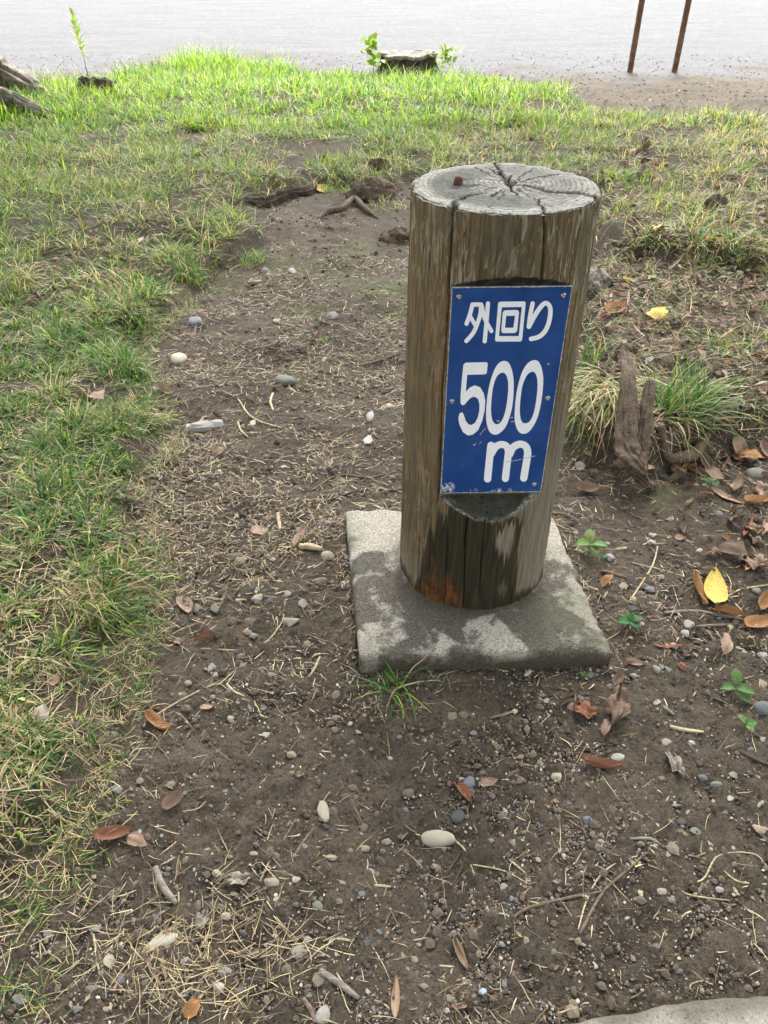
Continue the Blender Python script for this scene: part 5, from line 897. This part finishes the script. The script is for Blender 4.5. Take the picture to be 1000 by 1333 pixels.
# straw
def straws(n, dens, L, W, cols, y1=6.5, seg=4, el=(-4, 14), lift=.002, pw=1.6):
    P = scatter(n, dens, .36, y1, pw); k = .75+.35*np.clip(P[:, 1], 0, 4)*.4; P = np.c_[P, land(P[:, 0], P[:, 1])+lift+.004*RNG.random(n)**2]
    return blades(P, RNG.random(n)*2*np.pi, RNG.uniform(*L, n)*k, RNG.uniform(*W, n)*k, np.radians(RNG.uniform(*el, n)), np.radians(RNG.normal(0, 12, n)), seg, True, .13)+(cols(n),)
def nearg(x, y): return sdens(x, y)*(.03+.30*sst(1.0, 1.6, y)+1.0*np.exp(-np.maximum(-poly_sdf(x, y, GRASS), 0)/.10)+.8*np.exp(-np.maximum(-poly_sdf(x, y, RBANK), 0)/.12)+1.2*np.exp(-(((x+.22)/.12)**2+((y-.53)/.09)**2)))
allp = [straws(6500, lambda x, y: sdens(x, y)*(x < .35)*(y > 1.2), (.010, .050), (.0010, .0026), lambda n: pick([STRAW, (.30, .25, .18), BROWN, (.09, .068, .05), (.05, .038, .03)], (1.6, 2.4, 3, 3.5, 1.5), n), 3.4, 4, (-4, 14), .002, .6),
        straws(3600, nearg, (.018, .075), (.0008, .0018), lambda n: pick([STRAW, (.30, .24, .15), BROWN, (.11, .085, .06)], (4, 3, 2, 1.5), n)),
        straws(9000, lambda x, y: sdens(x, y)*(.05+.95*sst(.8, 1.6, y)), (.007, .034), (.0010, .0028), lambda n: pick([STRAW, (.26, .21, .15), BROWN, (.08, .06, .045), (.42, .37, .27)], (1.5, 3, 3.5, 4, .8), n)),
        straws(2600, lambda x, y: sst(-.03, .1, poly_sdf(x, y, GRASS))*(x < .2)*(y < 3.2), (.03, .09), (.0010, .0022), lambda n: pick([STRAW, (.30, .24, .15), BROWN], (4, 3, 2), n), 3.2, 4, (-2, 25), .004),
        straws(2600, lambda x, y: sst(-.02, .1, poly_sdf(x, y, RBANK))*(y < 4.5), (.02, .10), (.001, .003), lambda n: pick([STRAW, (.26, .20, .14), BROWN, (.12, .08, .06)], (3, 3, 3, 1), n), 4.5, 4, (-2, 20), .004)]
off = 0; Vs, Qs, Ts, Cs = [], [], [], []
for V, q, t, k, c in allp: Vs.append(V); Qs.append(q+off); Ts.append(t+off); Cs.append(np.repeat(np.clip(c, .01, .8), k, 0)); off += len(V)
tag(link('straw_litter', mesh('straw_litter', np.concatenate(Vs), np.concatenate(Qs), np.concatenate(Ts), M['straw'], col=np.concatenate(Cs))), None, None, None, 'stuff')
# small broken leaf bits in the litter on the right bank and in the far gaps of the grass
def bits(n, dens, y0, y1, L):
    P = scatter(n, dens, y0, y1, 1.3); z = land(P[:, 0], P[:, 1])+.004+.006*RNG.random(n); a = RNG.random(n)*2*np.pi; l = RNG.uniform(*L, n); wd = l*RNG.uniform(.25, .55, n); t1, t2 = RNG.normal(0, .25, n), RNG.normal(0, .25, n)
    u = np.array([[-.5, 0, 0], [-.12, .5, .12], [.5, 0, .05], [-.05, -.5, .12], [0, 0, -.02]]); X = u[None, :, 0]*l[:, None]; Y = u[None, :, 1]*wd[:, None]; Z = u[None, :, 2]*l[:, None]+X*t1[:, None]+Y*t2[:, None]+np.abs(t1*l*.5)[:, None]
    V = np.stack([X*np.cos(a)[:, None]-Y*np.sin(a)[:, None]+P[:, :1], X*np.sin(a)[:, None]+Y*np.cos(a)[:, None]+P[:, 1:], Z+z[:, None]], -1).reshape(-1, 3); T = np.array([[0, 4, 1], [1, 4, 2], [2, 4, 3], [3, 4, 0]])
    return V, (T[None]+(np.arange(n)*5)[:, None, None]).reshape(-1, 3), np.repeat(pick([BN, TL, PK, DB, RB, PG], (5, 2.5, .4, 4, .3, .5), n), 5, 0)
A_ = [bits(4200, lambda x, y: sst(-.05, .12, poly_sdf(x, y, RBANK)), 1.4, 5.0, (.012, .05)), bits(1500, lambda x, y: sst(.0, .2, poly_sdf(x, y, GRASS))*(x > -1.5), 2.8, 8.5, (.02, .06)), bits(500, sdens, .4, 5.0, (.004, .013)), bits(260, sdens, 5.0, 10.5, (.02, .06))]
off = 0; Vs, Ts, Cs = [], [], []
for V, t, c in A_: Vs.append(V); Ts.append(t+off); Cs.append(c); off += len(V)
tag(link('leaf_litter', mesh('leaf_litter', np.concatenate(Vs), None, np.concatenate(Ts), M['straw'], col=np.clip(np.concatenate(Cs), .01, .8))), None, None, None, 'stuff')
